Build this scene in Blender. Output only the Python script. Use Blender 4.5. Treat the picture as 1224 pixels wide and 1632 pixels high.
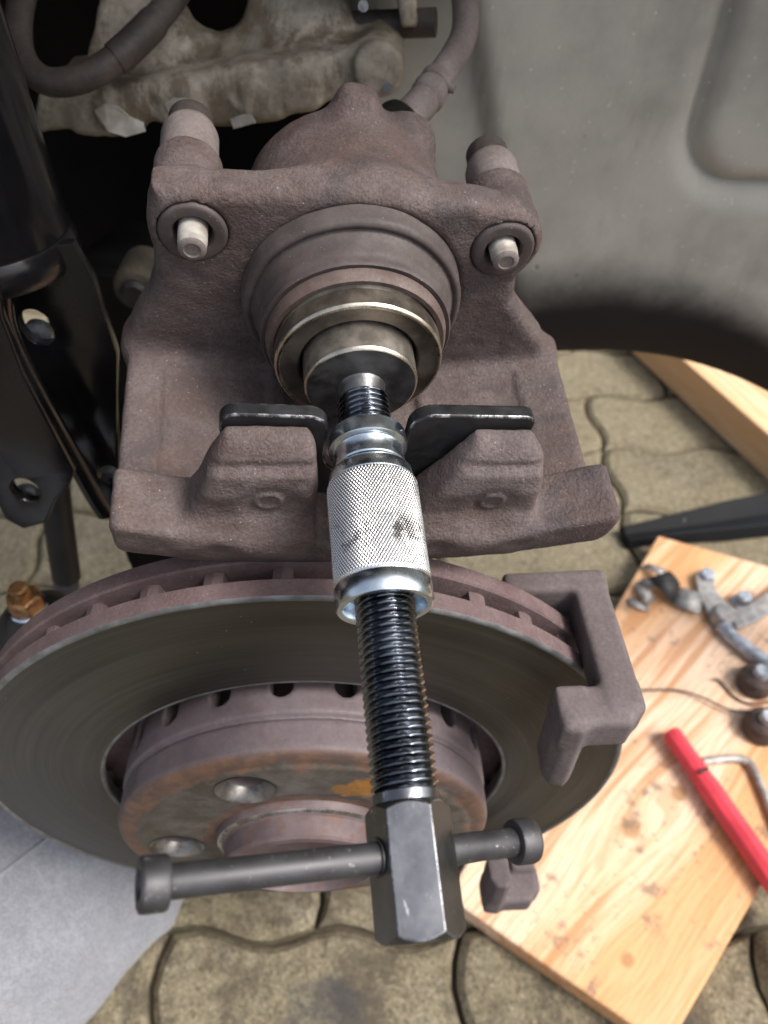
import bpy, math, random
import numpy as np
from mathutils import Vector, Matrix, noise as mnoise
R = math.radians
for o in list(bpy.data.objects): bpy.data.objects.remove(o)
SC = bpy.context.scene
COL = SC.collection
rnd = random.Random(7)

# ------------------------------------------------------------------ camera, sky, sun, exposure
FPX, CX, CY, PITCH, CAMZ = 1180.0, 612.0, 816.0, R(46.4), 0.640
cam = bpy.data.cameras.new('camera')
cam.sensor_fit = 'VERTICAL'; cam.sensor_height = 36.0; cam.lens = 36.0 * FPX / 1632.0
cam.clip_start = 0.005; cam.clip_end = 3000
cam.dof.use_dof = True; cam.dof.focus_distance = 0.220; cam.dof.aperture_fstop = 12.0
camo = bpy.data.objects.new('camera', cam); COL.objects.link(camo)
camo.location = (0, 0, CAMZ); camo.rotation_euler = (R(90) - PITCH, 0, 0)
SC.camera = camo

SUN_EL, SUN_AZ = 52.0, 108.0        # azimuth clockwise from +Y (into the car); 90 = from the right
world = bpy.data.worlds.new('World'); SC.world = world; world.use_nodes = True
wn = world.node_tree
sky = wn.nodes.new('ShaderNodeTexSky'); sky.sky_type = 'NISHITA'; sky.sun_disc = False
sky.sun_elevation = R(SUN_EL); sky.sun_rotation = R(SUN_AZ)
sky.air_density = 1.0; sky.dust_density = 6.0; sky.ozone_density = 1.0
wn.nodes['Background'].inputs['Strength'].default_value = 0.15
hs = wn.nodes.new('ShaderNodeHueSaturation'); hs.inputs['Saturation'].default_value = .5   # thin high cloud
wn.links.new(sky.outputs[0], hs.inputs['Color']); wn.links.new(hs.outputs[0], wn.nodes['Background'].inputs['Color'])
sun = bpy.data.lights.new('sun', 'SUN'); sun.energy = 2.0; sun.angle = R(16); sun.color = (1.0, 0.95, 0.88)
suno = bpy.data.objects.new('sun', sun); COL.objects.link(suno)
sd = Vector((math.sin(R(SUN_AZ)) * math.cos(R(SUN_EL)), math.cos(R(SUN_AZ)) * math.cos(R(SUN_EL)), math.sin(R(SUN_EL))))
suno.rotation_euler = sd.to_track_quat('Z', 'Y').to_euler(); suno.location = sd * 3
SC.view_settings.view_transform = 'Standard'; SC.view_settings.look = 'None'
SC.view_settings.exposure = 0.62; SC.view_settings.gamma = 1.0
SC.view_settings.use_curve_mapping = False

# ------------------------------------------------------------------ frames (millimetres seen from the camera -> metres in the world)
sP, cP = math.sin(PITCH), math.cos(PITCH)
CAM_R, CAM_U, CAM_B = Vector((1, 0, 0)), Vector((0, sP, cP)), Vector((0, -cP, sP))
CAMP = Vector((0, 0, CAMZ))
def c2w(v): return CAM_R * v[0] + CAM_U * v[1] + CAM_B * v[2]
def pt(px, py, Y=None, Z=None, D=None):
    """the world point (metres) seen at a photo pixel, on the plane Y=, Z= or at view depth D="""
    d = c2w(((px - CX) / FPX, -(py - CY) / FPX, -1.0))
    if Y is not None: t = Y / d.y
    elif Z is not None: t = (Z - CAMZ) / d.z
    else: t = D
    return CAMP + d * t
def frame(o, x, y, z):
    m = Matrix.Identity(4)
    for i in range(3):
        m[i][0], m[i][1], m[i][2], m[i][3] = x[i], y[i], z[i], o[i]
    return m
# brake disc: a right, b up, h towards the viewer along the axle
DN = c2w((math.sin(0.0462), math.cos(0.0462) * math.sin(-0.80944), math.cos(0.0462) * math.cos(-0.80944))).normalized()
DA = (Vector((1, 0, 0)) - DN * DN.x).normalized(); DB = DN.cross(DA)
DC = CAMP + c2w((-0.03546, -0.1266, -0.34363))
M_DISC = frame(DC, DA, DB, DN)
# caliper and press tool: u right, v up, w towards the viewer along the piston
CW = c2w(Vector((0.1, -0.865, 0.49)).normalized())
cu0 = Vector((0, 1, 0)).cross(Vector((0.1, -0.865, 0.49)).normalized()).normalized()
cv0 = Vector((0.1, -0.865, 0.49)).normalized().cross(cu0)
ph = R(1.5)
CU = c2w(cu0 * math.cos(ph) + cv0 * math.sin(ph)); CV = c2w(-cu0 * math.sin(ph) + cv0 * math.cos(ph))
CO = CAMP + c2w((-0.008, 0.0465, -0.238))
M_CAL = frame(CO, CU, CV, CW)

# ------------------------------------------------------------------ material helpers
class NT:
    def __init__(s, name):
        s.m = bpy.data.materials.new(name); s.m.use_nodes = True; s.t = s.m.node_tree
        s.b = s.t.nodes['Principled BSDF']; s.co = s.t.nodes.new('ShaderNodeTexCoord').outputs['Object']
    def n(s, typ, **kw):
        x = s.t.nodes.new(typ)
        for k, v in kw.items(): setattr(x, k, v)
        return x
    def link(s, a, b): s.t.links.new(a, b)
    def setin(s, sock, v):
        if hasattr(v, 'is_linked') or hasattr(v, 'links'): s.link(v, sock)
        else: sock.default_value = v
    def mapping(s, vec, scale=(1, 1, 1), rot=(0, 0, 0), loc=(0, 0, 0)):
        x = s.n('ShaderNodeMapping'); s.link(vec, x.inputs[0])
        x.inputs['Scale'].default_value = scale; x.inputs['Rotation'].default_value = rot; x.inputs['Location'].default_value = loc
        return x.outputs[0]
    def noise(s, scale, detail=4, rough=.55, vec=None, dist=0.0):
        x = s.n('ShaderNodeTexNoise'); s.link(vec or s.co, x.inputs['Vector'])
        x.inputs['Scale'].default_value = scale; x.inputs['Detail'].default_value = detail
        x.inputs['Roughness'].default_value = rough; x.inputs['Distortion'].default_value = dist
        return x.outputs[0]
    def voro(s, scale, vec=None, feature='F1'):
        x = s.n('ShaderNodeTexVoronoi', feature=feature); s.link(vec or s.co, x.inputs['Vector'])
        x.inputs['Scale'].default_value = scale
        return x
    def ramp(s, f, a, b, c0=0.0, c1=1.0, interp='SMOOTHSTEP'):
        x = s.n('ShaderNodeMapRange', interpolation_type=interp); s.link(f, x.inputs[0])
        x.inputs[1].default_value = a; x.inputs[2].default_value = b; x.inputs[3].default_value = c0; x.inputs[4].default_value = c1
        return x.outputs[0]
    def math(s, op, a, b=0.0, c=None):
        x = s.n('ShaderNodeMath', operation=op); s.setin(x.inputs[0], a); s.setin(x.inputs[1], b)
        if c is not None: s.setin(x.inputs[2], c)
        return x.outputs[0]
    def mix(s, f, a, b, mode='MIX'):
        x = s.n('ShaderNodeMix', data_type='RGBA', blend_type=mode)
        s.setin(x.inputs[0], f)
        for i, v in ((6, a), (7, b)):
            if isinstance(v, tuple): x.inputs[i].default_value = (*v, 1)
            else: s.link(v, x.inputs[i])
        return x.outputs[2]
    def sep(s, vec=None):
        x = s.n('ShaderNodeSeparateXYZ'); s.link(vec or s.co, x.inputs[0]); return x.outputs
    def bump(s, h, dist, strength=1.0, prev=None):
        x = s.n('ShaderNodeBump'); s.link(h, x.inputs['Height']); x.inputs['Distance'].default_value = dist
        x.inputs['Strength'].default_value = strength
        if prev: s.link(prev, x.inputs['Normal'])
        return x.outputs[0]
    def out(s, col=None, rough=None, metal=None, normal=None, **kw):
        for k, v in (('Base Color', col), ('Roughness', rough), ('Metallic', metal), ('Normal', normal)):
            if v is None: continue
            if isinstance(v, tuple): s.b.inputs[k].default_value = (*v, 1)
            else: s.setin(s.b.inputs[k], v)
        for k, v in kw.items(): s.b.inputs[k.replace('_', ' ')].default_value = v
        return s.m

def cast_iron(name, base, light, patch, scale=60, rough=.72, bump=.00022, specks=True, patch_amt=.55, rust=None, metal=0.0, spec=.35, rust_amt=.85, stain=None, grain=.22):
    t = NT(name)
    n1 = t.noise(scale, 6, .62); n2 = t.noise(scale * .35, 4, .5, dist=.6); n3 = t.noise(scale * 9, 4, .7)
    col = t.mix(t.ramp(n1, .34, .68), base, light)
    col = t.mix(t.math('MULTIPLY', t.ramp(n2, .5, .66), patch_amt), col, patch)
    if rust:
        n4 = t.noise(scale * .6, 7, .68, vec=t.mapping(t.co, loc=(3.1, 1.7, .4)), dist=.5)
        col = t.mix(t.math('MULTIPLY', t.ramp(n4, .53, .66), rust_amt), col, rust)
    if stain:
        n5 = t.noise(scale * .5, 5, .6, vec=t.mapping(t.co, loc=(1.3, 4.2, 2.2)), dist=.8); col = t.mix(t.math('MULTIPLY', t.ramp(n5, .5, .64), .7), col, stain)
        n6 = t.noise(scale * .3, 5, .62, vec=t.mapping(t.co, loc=(6.3, 1.2, 3.2))); col = t.mix(t.math('MULTIPLY', t.ramp(n6, .52, .68), .55), col, tuple(c * 1.5 for c in light))
    col = t.mix(t.math('MULTIPLY', t.ramp(n3, .3, .75), .28), col, tuple(c * .55 for c in base))
    r = t.ramp(n3, .2, .8, rough - .1, rough + .12)
    if specks:
        v = t.voro(scale * 11); d = t.ramp(v.outputs['Distance'], .02, .22, 1, 0)
        keep = t.math('GREATER_THAN', t.sep(v.outputs['Color'])[0], .80)
        clump = t.ramp(t.noise(scale * .8, 3), .42, .58)
        k = t.math('MULTIPLY', t.math('MULTIPLY', d, keep), clump)
        col = t.mix(t.math('MULTIPLY', k, .75), col, (.55, .52, .5))
    n7 = t.noise(scale * 17, 3, .6); col = t.mix(t.ramp(n7, .40, .66, 0, grain), col, tuple(c * .42 for c in base)); col = t.mix(t.ramp(n7, .42, .25, 0, grain * .8), col, tuple(min(1, c * 1.5) for c in light))
    nb = t.bump(n7, bump * 2.4, .9 if grain > .3 else .4); nb = t.bump(n3, bump * 1.4, .85, nb); nb = t.bump(n1, bump * 3, .6, nb)
    return t.out(col, r, metal, nb, Specular_IOR_Level=spec)

def plain(name, col, rough=.5, metal=0.0, var=.25, scale=80, bump=.0001, coat=0, spec=.5, dirt=None):
    t = NT(name)
    n1 = t.noise(scale, 5, .6); n3 = t.noise(scale * 8, 3, .65)
    c = t.mix(t.ramp(n1, .3, .7), tuple(x * (1 - var) for x in col), tuple(min(1, x * (1 + var)) for x in col))
    if dirt:
        c = t.mix(t.math('MULTIPLY', t.ramp(t.noise(scale * .7, 6, .65, vec=t.mapping(t.co, loc=(5, 2, 1))), .5, .65), .8), c, dirt)
    m = t.out(c, t.ramp(n1, .25, .75, max(.03, rough - .08), min(1, rough + .1)), metal, t.bump(n3, bump, .6), Specular_IOR_Level=spec)
    if coat: t.b.inputs['Coat Weight'].default_value = coat; t.b.inputs['Coat Roughness'].default_value = .12
    return m

MAT = {}
MAT['iron'] = cast_iron('caliper_cast_iron', (.094, .068, .065), (.138, .112, .110), (.106, .070, .063), rust=(.125, .072, .053), rust_amt=.3, stain=(.062, .055, .058), grain=.36)
MAT['iron_disc'] = cast_iron('disc_rim_iron', (.125, .083, .084), (.175, .125, .126), (.115, .085, .092), 70, .8, patch_amt=.4)
MAT['iron_carrier'] = cast_iron('carrier_iron', (.112, .090, .092), (.155, .130, .132), (.105, .086, .098), 45, .75, .00012, specks=False, patch_amt=.4)
MAT['rubber_boot'] = cast_iron('dusty_boot_rubber', (.066, .054, .053), (.105, .088, .086), (.08, .062, .058), 90, .6, .00004, patch_amt=.4, grain=.1)
MAT['boot_lip'] = cast_iron('rusty_retainer', (.105, .074, .066), (.16, .125, .115), (.12, .078, .062), 110, .6, .00006)
MAT['rubber'] = plain('black_rubber', (.018, .017, .017), .55, var=.4)
MAT['rubber_dusty'] = cast_iron('dusty_hose_rubber', (.15, .125, .12), (.24, .205, .198), (.19, .16, .155), 60, .75, .00006, specks=False)
MAT['rubber_hose'] = cast_iron('worn_black_hose', (.045, .038, .036), (.085, .072, .066), (.05, .04, .036), 50, .55, .00005, specks=False)
MAT['bronze'] = plain('piston_worn_steel', (.235, .207, .175), .36, .8, var=.4, scale=75, dirt=(.10, .082, .07))
MAT['rim_steel'] = plain('piston_edge_steel', (.62, .56, .46), .28, 1.0, var=.2, scale=200)
MAT['disc_steel'] = plain('press_disc_steel', (.29, .265, .235), .42, .75, var=.3, scale=110, dirt=(.16, .14, .12))
MAT['dark_steel'] = plain('dark_turned_steel', (.19, .19, .195), .36, .85, var=.3, scale=120, dirt=(.07, .065, .06))
MAT['steel_pin'] = plain('pin_steel', (.44, .42, .385), .5, .2, var=.25, scale=150, dirt=(.26, .20, .18))
MAT['zinc'] = plain('zinc_plated_steel', (.62, .70, .78), .24, 1.0, var=.15, scale=70, bump=.00003)
MAT['black_oxide'] = plain('black_oxide_steel', (.022, .023, .026), .36, .3, var=.4, scale=120, bump=.00004, spec=.6)
MAT['black_plate'] = plain('black_oxide_plate', (.085, .09, .098), .40, .75, var=.5, scale=110, bump=.00012, spec=.6)
MAT['thread'] = plain('oiled_black_thread', (.15, .165, .19), .17, 1.0, var=.35, scale=120, bump=.00002, spec=.8)
MAT['black_paint'] = plain('gloss_black_paint', (.005, .005, .006), .2, 0, var=.3, scale=30, bump=.00004, spec=.5)
MAT['black_plastic'] = plain('black_plastic', (.007, .008, .010), .65, 0, var=.4, scale=20, spec=.22)
MAT['dark_under'] = plain('underbody_black', (.007, .0065, .006), .8, 0, var=.5, scale=15, spec=.12)
MAT['grey_steel'] = plain('worn_tool_steel', (.36, .35, .335), .5, .45, var=.3, scale=120, dirt=(.24, .2, .17))
MAT['bolt_zinc'] = plain('bolt_zinc', (.40, .44, .50), .42, .6, var=.3, scale=150, dirt=(.2, .2, .2))
MAT['rusty_bush'] = cast_iron('rusty_bush', (.05, .035, .03), (.11, .075, .06), (.12, .06, .04), 120, .6)
MAT['gold_rust'] = plain('yellow_zinc_rust', (.33, .185, .085), .4, .75, var=.5, scale=160, dirt=(.11, .045, .018))
MAT['link_blue'] = plain('link_painted_grey', (.075, .083, .105), .5, 0, var=.3)

# tool head: black oxide with pale scuffs on the edges
t = NT('scuffed_black_oxide')
n1 = t.noise(90, 6, .7); n2 = t.noise(420, 4, .7, vec=t.mapping(t.co, scale=(1, 1, .35)))
geo = t.n('ShaderNodeNewGeometry')
c = t.mix(t.ramp(n1, .3, .7), (.15, .156, .172), (.215, .222, .24))
c = t.mix(t.math('MULTIPLY', t.ramp(n2, .62, .72), .6), c, (.75, .75, .75))
MAT['hex'] = t.out(c, t.ramp(n1, .3, .7, .27, .36), 1.0, t.bump(n2, .00005, .5))
t = NT('scuffed_bar')
n1 = t.noise(120, 6, .7); n2 = t.noise(520, 4, .75)
c = t.mix(t.ramp(n1, .3, .7), (.058, .058, .063), (.088, .088, .094))
c = t.mix(t.math('MULTIPLY', t.ramp(n2, .62, .70), .6), c, (.50, .48, .46))
MAT['bar'] = t.out(c, t.ramp(n1, .3, .7, .46, .58), .7, t.bump(n2, .00004, .5))
for nm_, lo_c, amt in (('edge_wear', .05, .65), ('edge_wear_soft', .12, .55)):
    t = NT(nm_); n1 = t.noise(110, 6, .8)
    c = t.mix(t.math('MULTIPLY', t.ramp(n1, .46, .62), amt), (lo_c, lo_c, lo_c * 1.08), (.55, .56, .58))
    MAT[nm_] = t.out(c, .38, .9, t.bump(n1, .00008, .6))
# knurled zinc with black grease
t = NT('knurled_zinc')
n1 = t.noise(120, 6, .72); zz = t.sep()
band = t.math('ABSOLUTE', t.math('SUBTRACT', zz[2], .0655)); band = t.ramp(band, .002, .0065, 1, 0)
m1 = t.math('MULTIPLY', t.ramp(n1, .48, .58), band)
b2 = t.ramp(t.math('ABSOLUTE', t.math('SUBTRACT', zz[2], .0485)), .0, .004, 1, 0)
side = t.ramp(zz[0], .002, .007)
m2 = t.math('MULTIPLY', t.math('MULTIPLY', t.ramp(n1, .47, .56), b2), side)
side2 = t.math('MULTIPLY', t.math('MULTIPLY', t.ramp(zz[0], .005, .011), t.ramp(t.noise(70, 5), .42, .6)), .6)
grease = t.math('MAXIMUM', t.math('MAXIMUM', m1, m2), side2)
c = t.mix(t.ramp(t.noise(60, 4), .3, .7), (.78, .79, .80), (.92, .92, .91))
c = t.mix(t.math('MULTIPLY', grease, .85), c, (.09, .09, .095))
MAT['knurl'] = t.out(c, .27, 1.0, None)
# brake disc friction face: turned rings of grey iron
t = NT('swept_disc_face')
x, y, z = t.sep()
rad = t.math('SQRT', t.math('ADD', t.math('MULTIPLY', x, x), t.math('MULTIPLY', y, y)))
cv = t.n('ShaderNodeCombineXYZ'); t.link(t.math('MULTIPLY', rad, 900.0), cv.inputs[0])
ang = t.math('ARCTAN2', y, x); t.link(t.math('MULTIPLY', ang, .6), cv.inputs[1])
rings = t.noise(1.0, 5, .7, vec=cv.outputs[0])
cv2 = t.n('ShaderNodeCombineXYZ'); t.link(t.math('MULTIPLY', rad, 120.0), cv2.inputs[0]); t.link(t.math('MULTIPLY', ang, 1.2), cv2.inputs[1])
broad = t.noise(1.0, 3, .5, vec=cv2.outputs[0])
c = t.mix(t.ramp(broad, .3, .7), (.060, .058, .052), (.092, .089, .081))
c = t.mix(t.math('MULTIPLY', t.ramp(rings, .35, .7), .4), c, (.135, .13, .115))
v = t.voro(330); k = t.math('MULTIPLY', t.ramp(v.outputs['Distance'], 0, .16, 1, 0), t.math('GREATER_THAN', t.sep(v.outputs['Color'])[0], .965))
c = t.mix(t.math('MULTIPLY', k, .6), c, (.5, .42, .3))
tn = t.n('ShaderNodeTangent', direction_type='RADIAL', axis='Z')
t.link(tn.outputs[0], t.b.inputs['Tangent'])
MAT['disc_face'] = t.out(c, t.ramp(broad, .3, .7, .36, .46), .85, t.bump(rings, .00005, .6), Anisotropic=.55)
# disc lip: bright unworn edge
MAT['disc_lip'] = plain('disc_worn_lip', (.17, .175, .18), .5, .5, var=.35, scale=120, dirt=(.14, .13, .14))
# hat: iron with rusty face
t = NT('hat_rusty_iron')
x, y, z = t.sep()
rad = t.math('SQRT', t.math('ADD', t.math('MULTIPLY', x, x), t.math('MULTIPLY', y, y)))
n1 = t.noise(60, 6, .65); n2 = t.noise(85, 9, .72, vec=t.mapping(t.co, loc=(2, 3, 1)), dist=.5); n3 = t.noise(500, 4, .7)
side = t.mix(t.ramp(n1, .32, .7), (.108, .083, .090), (.158, .126, .134))
side = t.mix(t.math('MULTIPLY', t.ramp(n1, .5, .64), .5), side, (.085, .072, .088))
face = t.mix(t.ramp(n1, .35, .7), (.13, .12, .108), (.22, .205, .185))
edge_o = t.ramp(t.math('ADD', rad, t.math('MULTIPLY', t.math('SUBTRACT', n2, .5), .034)), .0700, .0725)
edge_i = t.ramp(t.math('ADD', rad, t.math('MULTIPLY', t.math('SUBTRACT', n2, .5), .034)), .0435, .0465, 1, 0)
rustm = t.math('MAXIMUM', edge_o, edge_i)
rustc = t.mix(t.ramp(n2, .4, .65), (.082, .046, .038), (.17, .085, .048))
face = t.mix(t.math('MULTIPLY', rustm, .9), face, rustc)
# one bright orange bloom of rust on the face
dx = t.math('SUBTRACT', x, .031); dy = t.math('SUBTRACT', y, .0505)
dd = t.math('SQRT', t.math('ADD', t.math('MULTIPLY', dx, dx), t.math('MULTIPLY', dy, t.math('MULTIPLY', dy, 4.0))))
bl = t.ramp(t.math('ADD', dd, t.math('MULTIPLY', t.math('SUBTRACT', n2, .5), .035)), .013, .019, 1, 0)
face = t.mix(t.math('MULTIPLY', bl, t.ramp(n1, .3, .6, .45, .9)), face, (.55, .26, .05))
isface = t.ramp(z, .0205, .0225)
c = t.mix(isface, side, face)
c = t.mix(t.math('MULTIPLY', t.ramp(n3, .3, .75), .3), c, (.05, .04, .04))
mt = t.math('MULTIPLY', isface, t.ramp(rustm, 0, 1, .7, .0))
MAT['hat'] = t.out(c, t.ramp(n1, .3, .7, .5, .72), mt, t.bump(n3, .0001, .6))
t = NT('hub_nose_iron')
n1 = t.noise(90, 6, .7); n2 = t.noise(170, 6, .7, vec=t.mapping(t.co, loc=(1, 4, 2)))
c = t.mix(t.ramp(n1, .3, .7), (.088, .064, .067), (.14, .106, .11)); z = t.sep()[2]
c = t.mix(t.math('MULTIPLY', t.ramp(n2, .5, .62), .6), c, (.13, .062, .042))
MAT['nose'] = t.out(c, .6, .15, t.bump(n2, .0002, .6))
MAT['nose_edge'] = plain('hub_bright_edge', (.42, .41, .40), .28, .9, var=.45, scale=110, dirt=(.10, .065, .05))
MAT['seat'] = plain('bolt_seat_steel', (.22, .21, .20), .42, .8, var=.35, scale=150, dirt=(.10, .075, .06))
# wheel arch liner
t = NT('grey_arch_liner')
n1 = t.noise(9, 5, .6); n2 = t.noise(420, 3, .6); n3 = t.noise(40, 5, .6)
c = t.mix(t.ramp(n1, .36, .64), (.275, .27, .245), (.43, .42, .38))
c = t.mix(t.math('MULTIPLY', t.ramp(n3, .35, .7), .3), c, (.40, .39, .37))
z = t.sep()[2]
v = t.voro(230); k = t.math('MULTIPLY', t.ramp(v.outputs['Distance'], 0, .26, 1, 0), t.math('GREATER_THAN', t.sep(v.outputs['Color'])[0], .82))
c = t.mix(t.math('MULTIPLY', k, .6), c, (.68, .67, .62))
v = t.voro(60, vec=t.mapping(t.co, loc=(3, 3, 3))); k = t.math('MULTIPLY', t.ramp(v.outputs['Distance'], 0, .13, 1, 0), t.math('GREATER_THAN', t.sep(v.outputs['Color'])[1], .93))
c = t.mix(t.math('MULTIPLY', k, .7), c, (.05, .05, .05))
n6 = t.noise(26, 6, .7, vec=t.mapping(t.co, scale=(1, 1, .35), loc=(4, 4, 1))); c = t.mix(t.math('MULTIPLY', t.ramp(n6, .5, .72), .4), c, (.20, .19, .165))
at_ = t.n('ShaderNodeAttribute', attribute_name='dust')   # liner colour fades to black low on the rolled edge
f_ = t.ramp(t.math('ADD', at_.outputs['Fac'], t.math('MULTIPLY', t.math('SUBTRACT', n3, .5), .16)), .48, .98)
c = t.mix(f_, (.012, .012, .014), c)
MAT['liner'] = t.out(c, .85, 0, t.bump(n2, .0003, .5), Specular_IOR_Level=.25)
MAT['liner_edge'] = plain('liner_black_edge', (.016, .016, .018), .75, 0, var=.3, scale=30, spec=.2)
# pavers, clean, and grease-stained with shade painted in
def paver_mat(name, k_):
  global t, c
  t = NT(name)
  oi = t.n('ShaderNodeObjectInfo')
  n1 = t.noise(14, 6, .62, vec=None); n2 = t.noise(60, 6, .7, vec=t.mapping(t.co, loc=(1, 2, 3))); n3 = t.noise(330, 5, .75)
  av = t.n('ShaderNodeVectorMath', operation='ADD'); t.link(t.co, av.inputs[0]); t.link(oi.outputs['Random'], av.inputs[1])
  n1 = t.noise(16, 6, .62, vec=av.outputs[0]); n2 = t.noise(70, 6, .7, vec=av.outputs[0])
  c = t.mix(t.ramp(n1, .3, .72), (.225, .195, .122), (.31, .275, .185))
  c = t.mix(t.math('MULTIPLY', t.ramp(n2, .46, .68), .7), c, (.135, .108, .07))
  n4 = t.noise(7, 5, .6, vec=av.outputs[0]); c = t.mix(t.math('MULTIPLY', t.ramp(n4, .5, .68), .6), c, (.12, .10, .075))
  c = t.mix(t.math('MULTIPLY', t.ramp(n1, .56, .75), .5), c, (.30, .28, .24))
  c = t.mix(t.ramp(oi.outputs['Random'], 0, 1, 0, .35), c, (.20, .175, .125))
  c = t.mix(t.math('MULTIPLY', t.ramp(n3, .40, .66), .55), c, (.085, .07, .048))
  va = t.voro(520, vec=av.outputs[0]); vr = t.sep(va.outputs['Color']); c = t.mix(t.ramp(vr[0], .55, .95, 0, .45), c, (.42, .36, .26)); c = t.mix(t.ramp(vr[1], .62, .95, 0, .6), c, (.07, .058, .04))
  if k_:  # front rows: grease mottling plus the kneeling person's shade put into the colour
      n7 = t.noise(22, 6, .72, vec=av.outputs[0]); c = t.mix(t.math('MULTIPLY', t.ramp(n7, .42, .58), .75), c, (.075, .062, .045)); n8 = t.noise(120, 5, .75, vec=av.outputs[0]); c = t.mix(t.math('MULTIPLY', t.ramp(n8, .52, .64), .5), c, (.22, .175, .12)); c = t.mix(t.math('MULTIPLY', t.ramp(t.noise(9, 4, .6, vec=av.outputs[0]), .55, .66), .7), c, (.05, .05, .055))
  return t.out(c, .88, 0, t.bump(n3, .0016, .9), Specular_IOR_Level=.2)
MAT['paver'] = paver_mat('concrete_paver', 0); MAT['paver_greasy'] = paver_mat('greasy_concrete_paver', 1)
t = NT('joint_sand_moss')
n1 = t.noise(30, 5, .6); n2 = t.noise(300, 4, .7)
c = t.mix(t.ramp(n1, .55, .66), (.075, .062, .042), (.06, .07, .03)); c = t.mix(t.ramp(n2, .4, .7), c, (.085, .07, .045))
MAT['joint'] = t.out(c, .95, 0, t.bump(n2, .002, .8))
def wood(name, knots, c_pale, c_mid, c_dark, stains=True):
    t = NT(name); x, y, z = t.sep()
    wx = x; blob = None
    for (kx, ky, s) in knots:
        ddx = t.math('SUBTRACT', x, kx); ddy = t.math('MULTIPLY', t.math('SUBTRACT', y, ky), .45)
        d2 = t.math('ADD', t.math('MULTIPLY', ddx, ddx), t.math('MULTIPLY', ddy, ddy))
        e = t.math('EXPONENT', t.math('MULTIPLY', d2, -1.0 / (s * s * 5)))
        wx = t.math('ADD', wx, t.math('MULTIPLY', t.math('MULTIPLY', e, ddx), -.7))
        d3 = t.math('ADD', t.math('MULTIPLY', ddx, ddx), t.math('MULTIPLY', ddy, t.math('MULTIPLY', ddy, 3.5)))
        kk = t.ramp(t.math('SQRT', d3), s * .35, s * .75, 1, 0)
        blob = kk if blob is None else t.math('MAXIMUM', blob, kk)
    cb = t.n('ShaderNodeCombineXYZ'); t.link(wx, cb.inputs[0]); t.link(t.math('MULTIPLY', y, .045), cb.inputs[1]); t.link(t.math('MULTIPLY', z, .6), cb.inputs[2])
    g1 = t.noise(75, 4, .55, vec=cb.outputs[0]); g2 = t.noise(420, 3, .6, vec=cb.outputs[0]); g3 = t.noise(22, 2, .5, vec=cb.outputs[0])
    c = t.mix(t.ramp(g3, .38, .64), c_pale, c_mid)
    c = t.mix(t.math('MULTIPLY', t.ramp(g1, .50, .60), .7), c, c_dark)
    g4 = t.noise(13, 2, .5, vec=cb.outputs[0]); c = t.mix(t.math('MULTIPLY', t.ramp(g4, .49, .55), .75), c, tuple(q * k for q, k in zip(c_mid, (.92, .82, .7))))
    c = t.mix(t.math('MULTIPLY', t.ramp(g2, .42, .62), .42), c, c_dark)
    if blob is not None: c = t.mix(t.math('MULTIPLY', blob, .8), c, (.36, .19, .08))
    if stains:
        s1 = t.noise(38, 6, .7, vec=t.mapping(t.co, loc=(.3, .1, 0))); s2 = t.noise(9, 3, .5)
        c = t.mix(t.math('MULTIPLY', t.math('MULTIPLY', t.ramp(s1, .55, .64), t.ramp(s2, .44, .56)), .65), c, (.15, .12, .10))
        s3 = t.noise(130, 5, .75, vec=t.mapping(t.co, loc=(2.3, .7, 0))); c = t.mix(t.math('MULTIPLY', t.math('MULTIPLY', t.ramp(s3, .60, .66), t.ramp(s2, .44, .60)), .75), c, (.06, .052, .052))
    return t.out(c, .62, 0, t.bump(g1, .0005, .4), Specular_IOR_Level=.3)
MAT['wood_side'] = plain('sawn_wood_side', (.40, .17, .06), .8, var=.3, scale=40)
# corroded alloy of the subframe
t = NT('corroded_tan_metal')
n1 = t.noise(28, 6, .65); n2 = t.noise(40, 6, .7, vec=t.mapping(t.co, scale=(1, 1, .45), loc=(2, 1, 0))); n3 = t.noise(300, 4, .7)
c = t.mix(t.ramp(n1, .32, .68), (.235, .21, .165), (.40, .365, .305))
c = t.mix(t.math('MULTIPLY', t.ramp(n2, .48, .60), .8), c, (.12, .092, .058))
n5 = t.noise(55, 6, .7, vec=t.mapping(t.co, loc=(7, 3, 2))); c = t.mix(t.math('MULTIPLY', t.ramp(n5, .55, .70), .6), c, (.50, .46, .39))
c = t.mix(t.math('MULTIPLY', t.ramp(n3, .35, .75), .35), c, (.07, .055, .04))
MAT['subframe'] = t.out(c, .62, .1, t.bump(n3, .0006, .7))
MAT['dim_tan'] = cast_iron('dirty_arm_iron', (.05, .042, .033), (.10, .085, .065), (.06, .045, .03), 60, .75)
MAT['flake'] = plain('peeling_white_coat', (.33, .32, .30), .75, 0, var=.3, scale=90, dirt=(.28, .25, .19))
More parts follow.
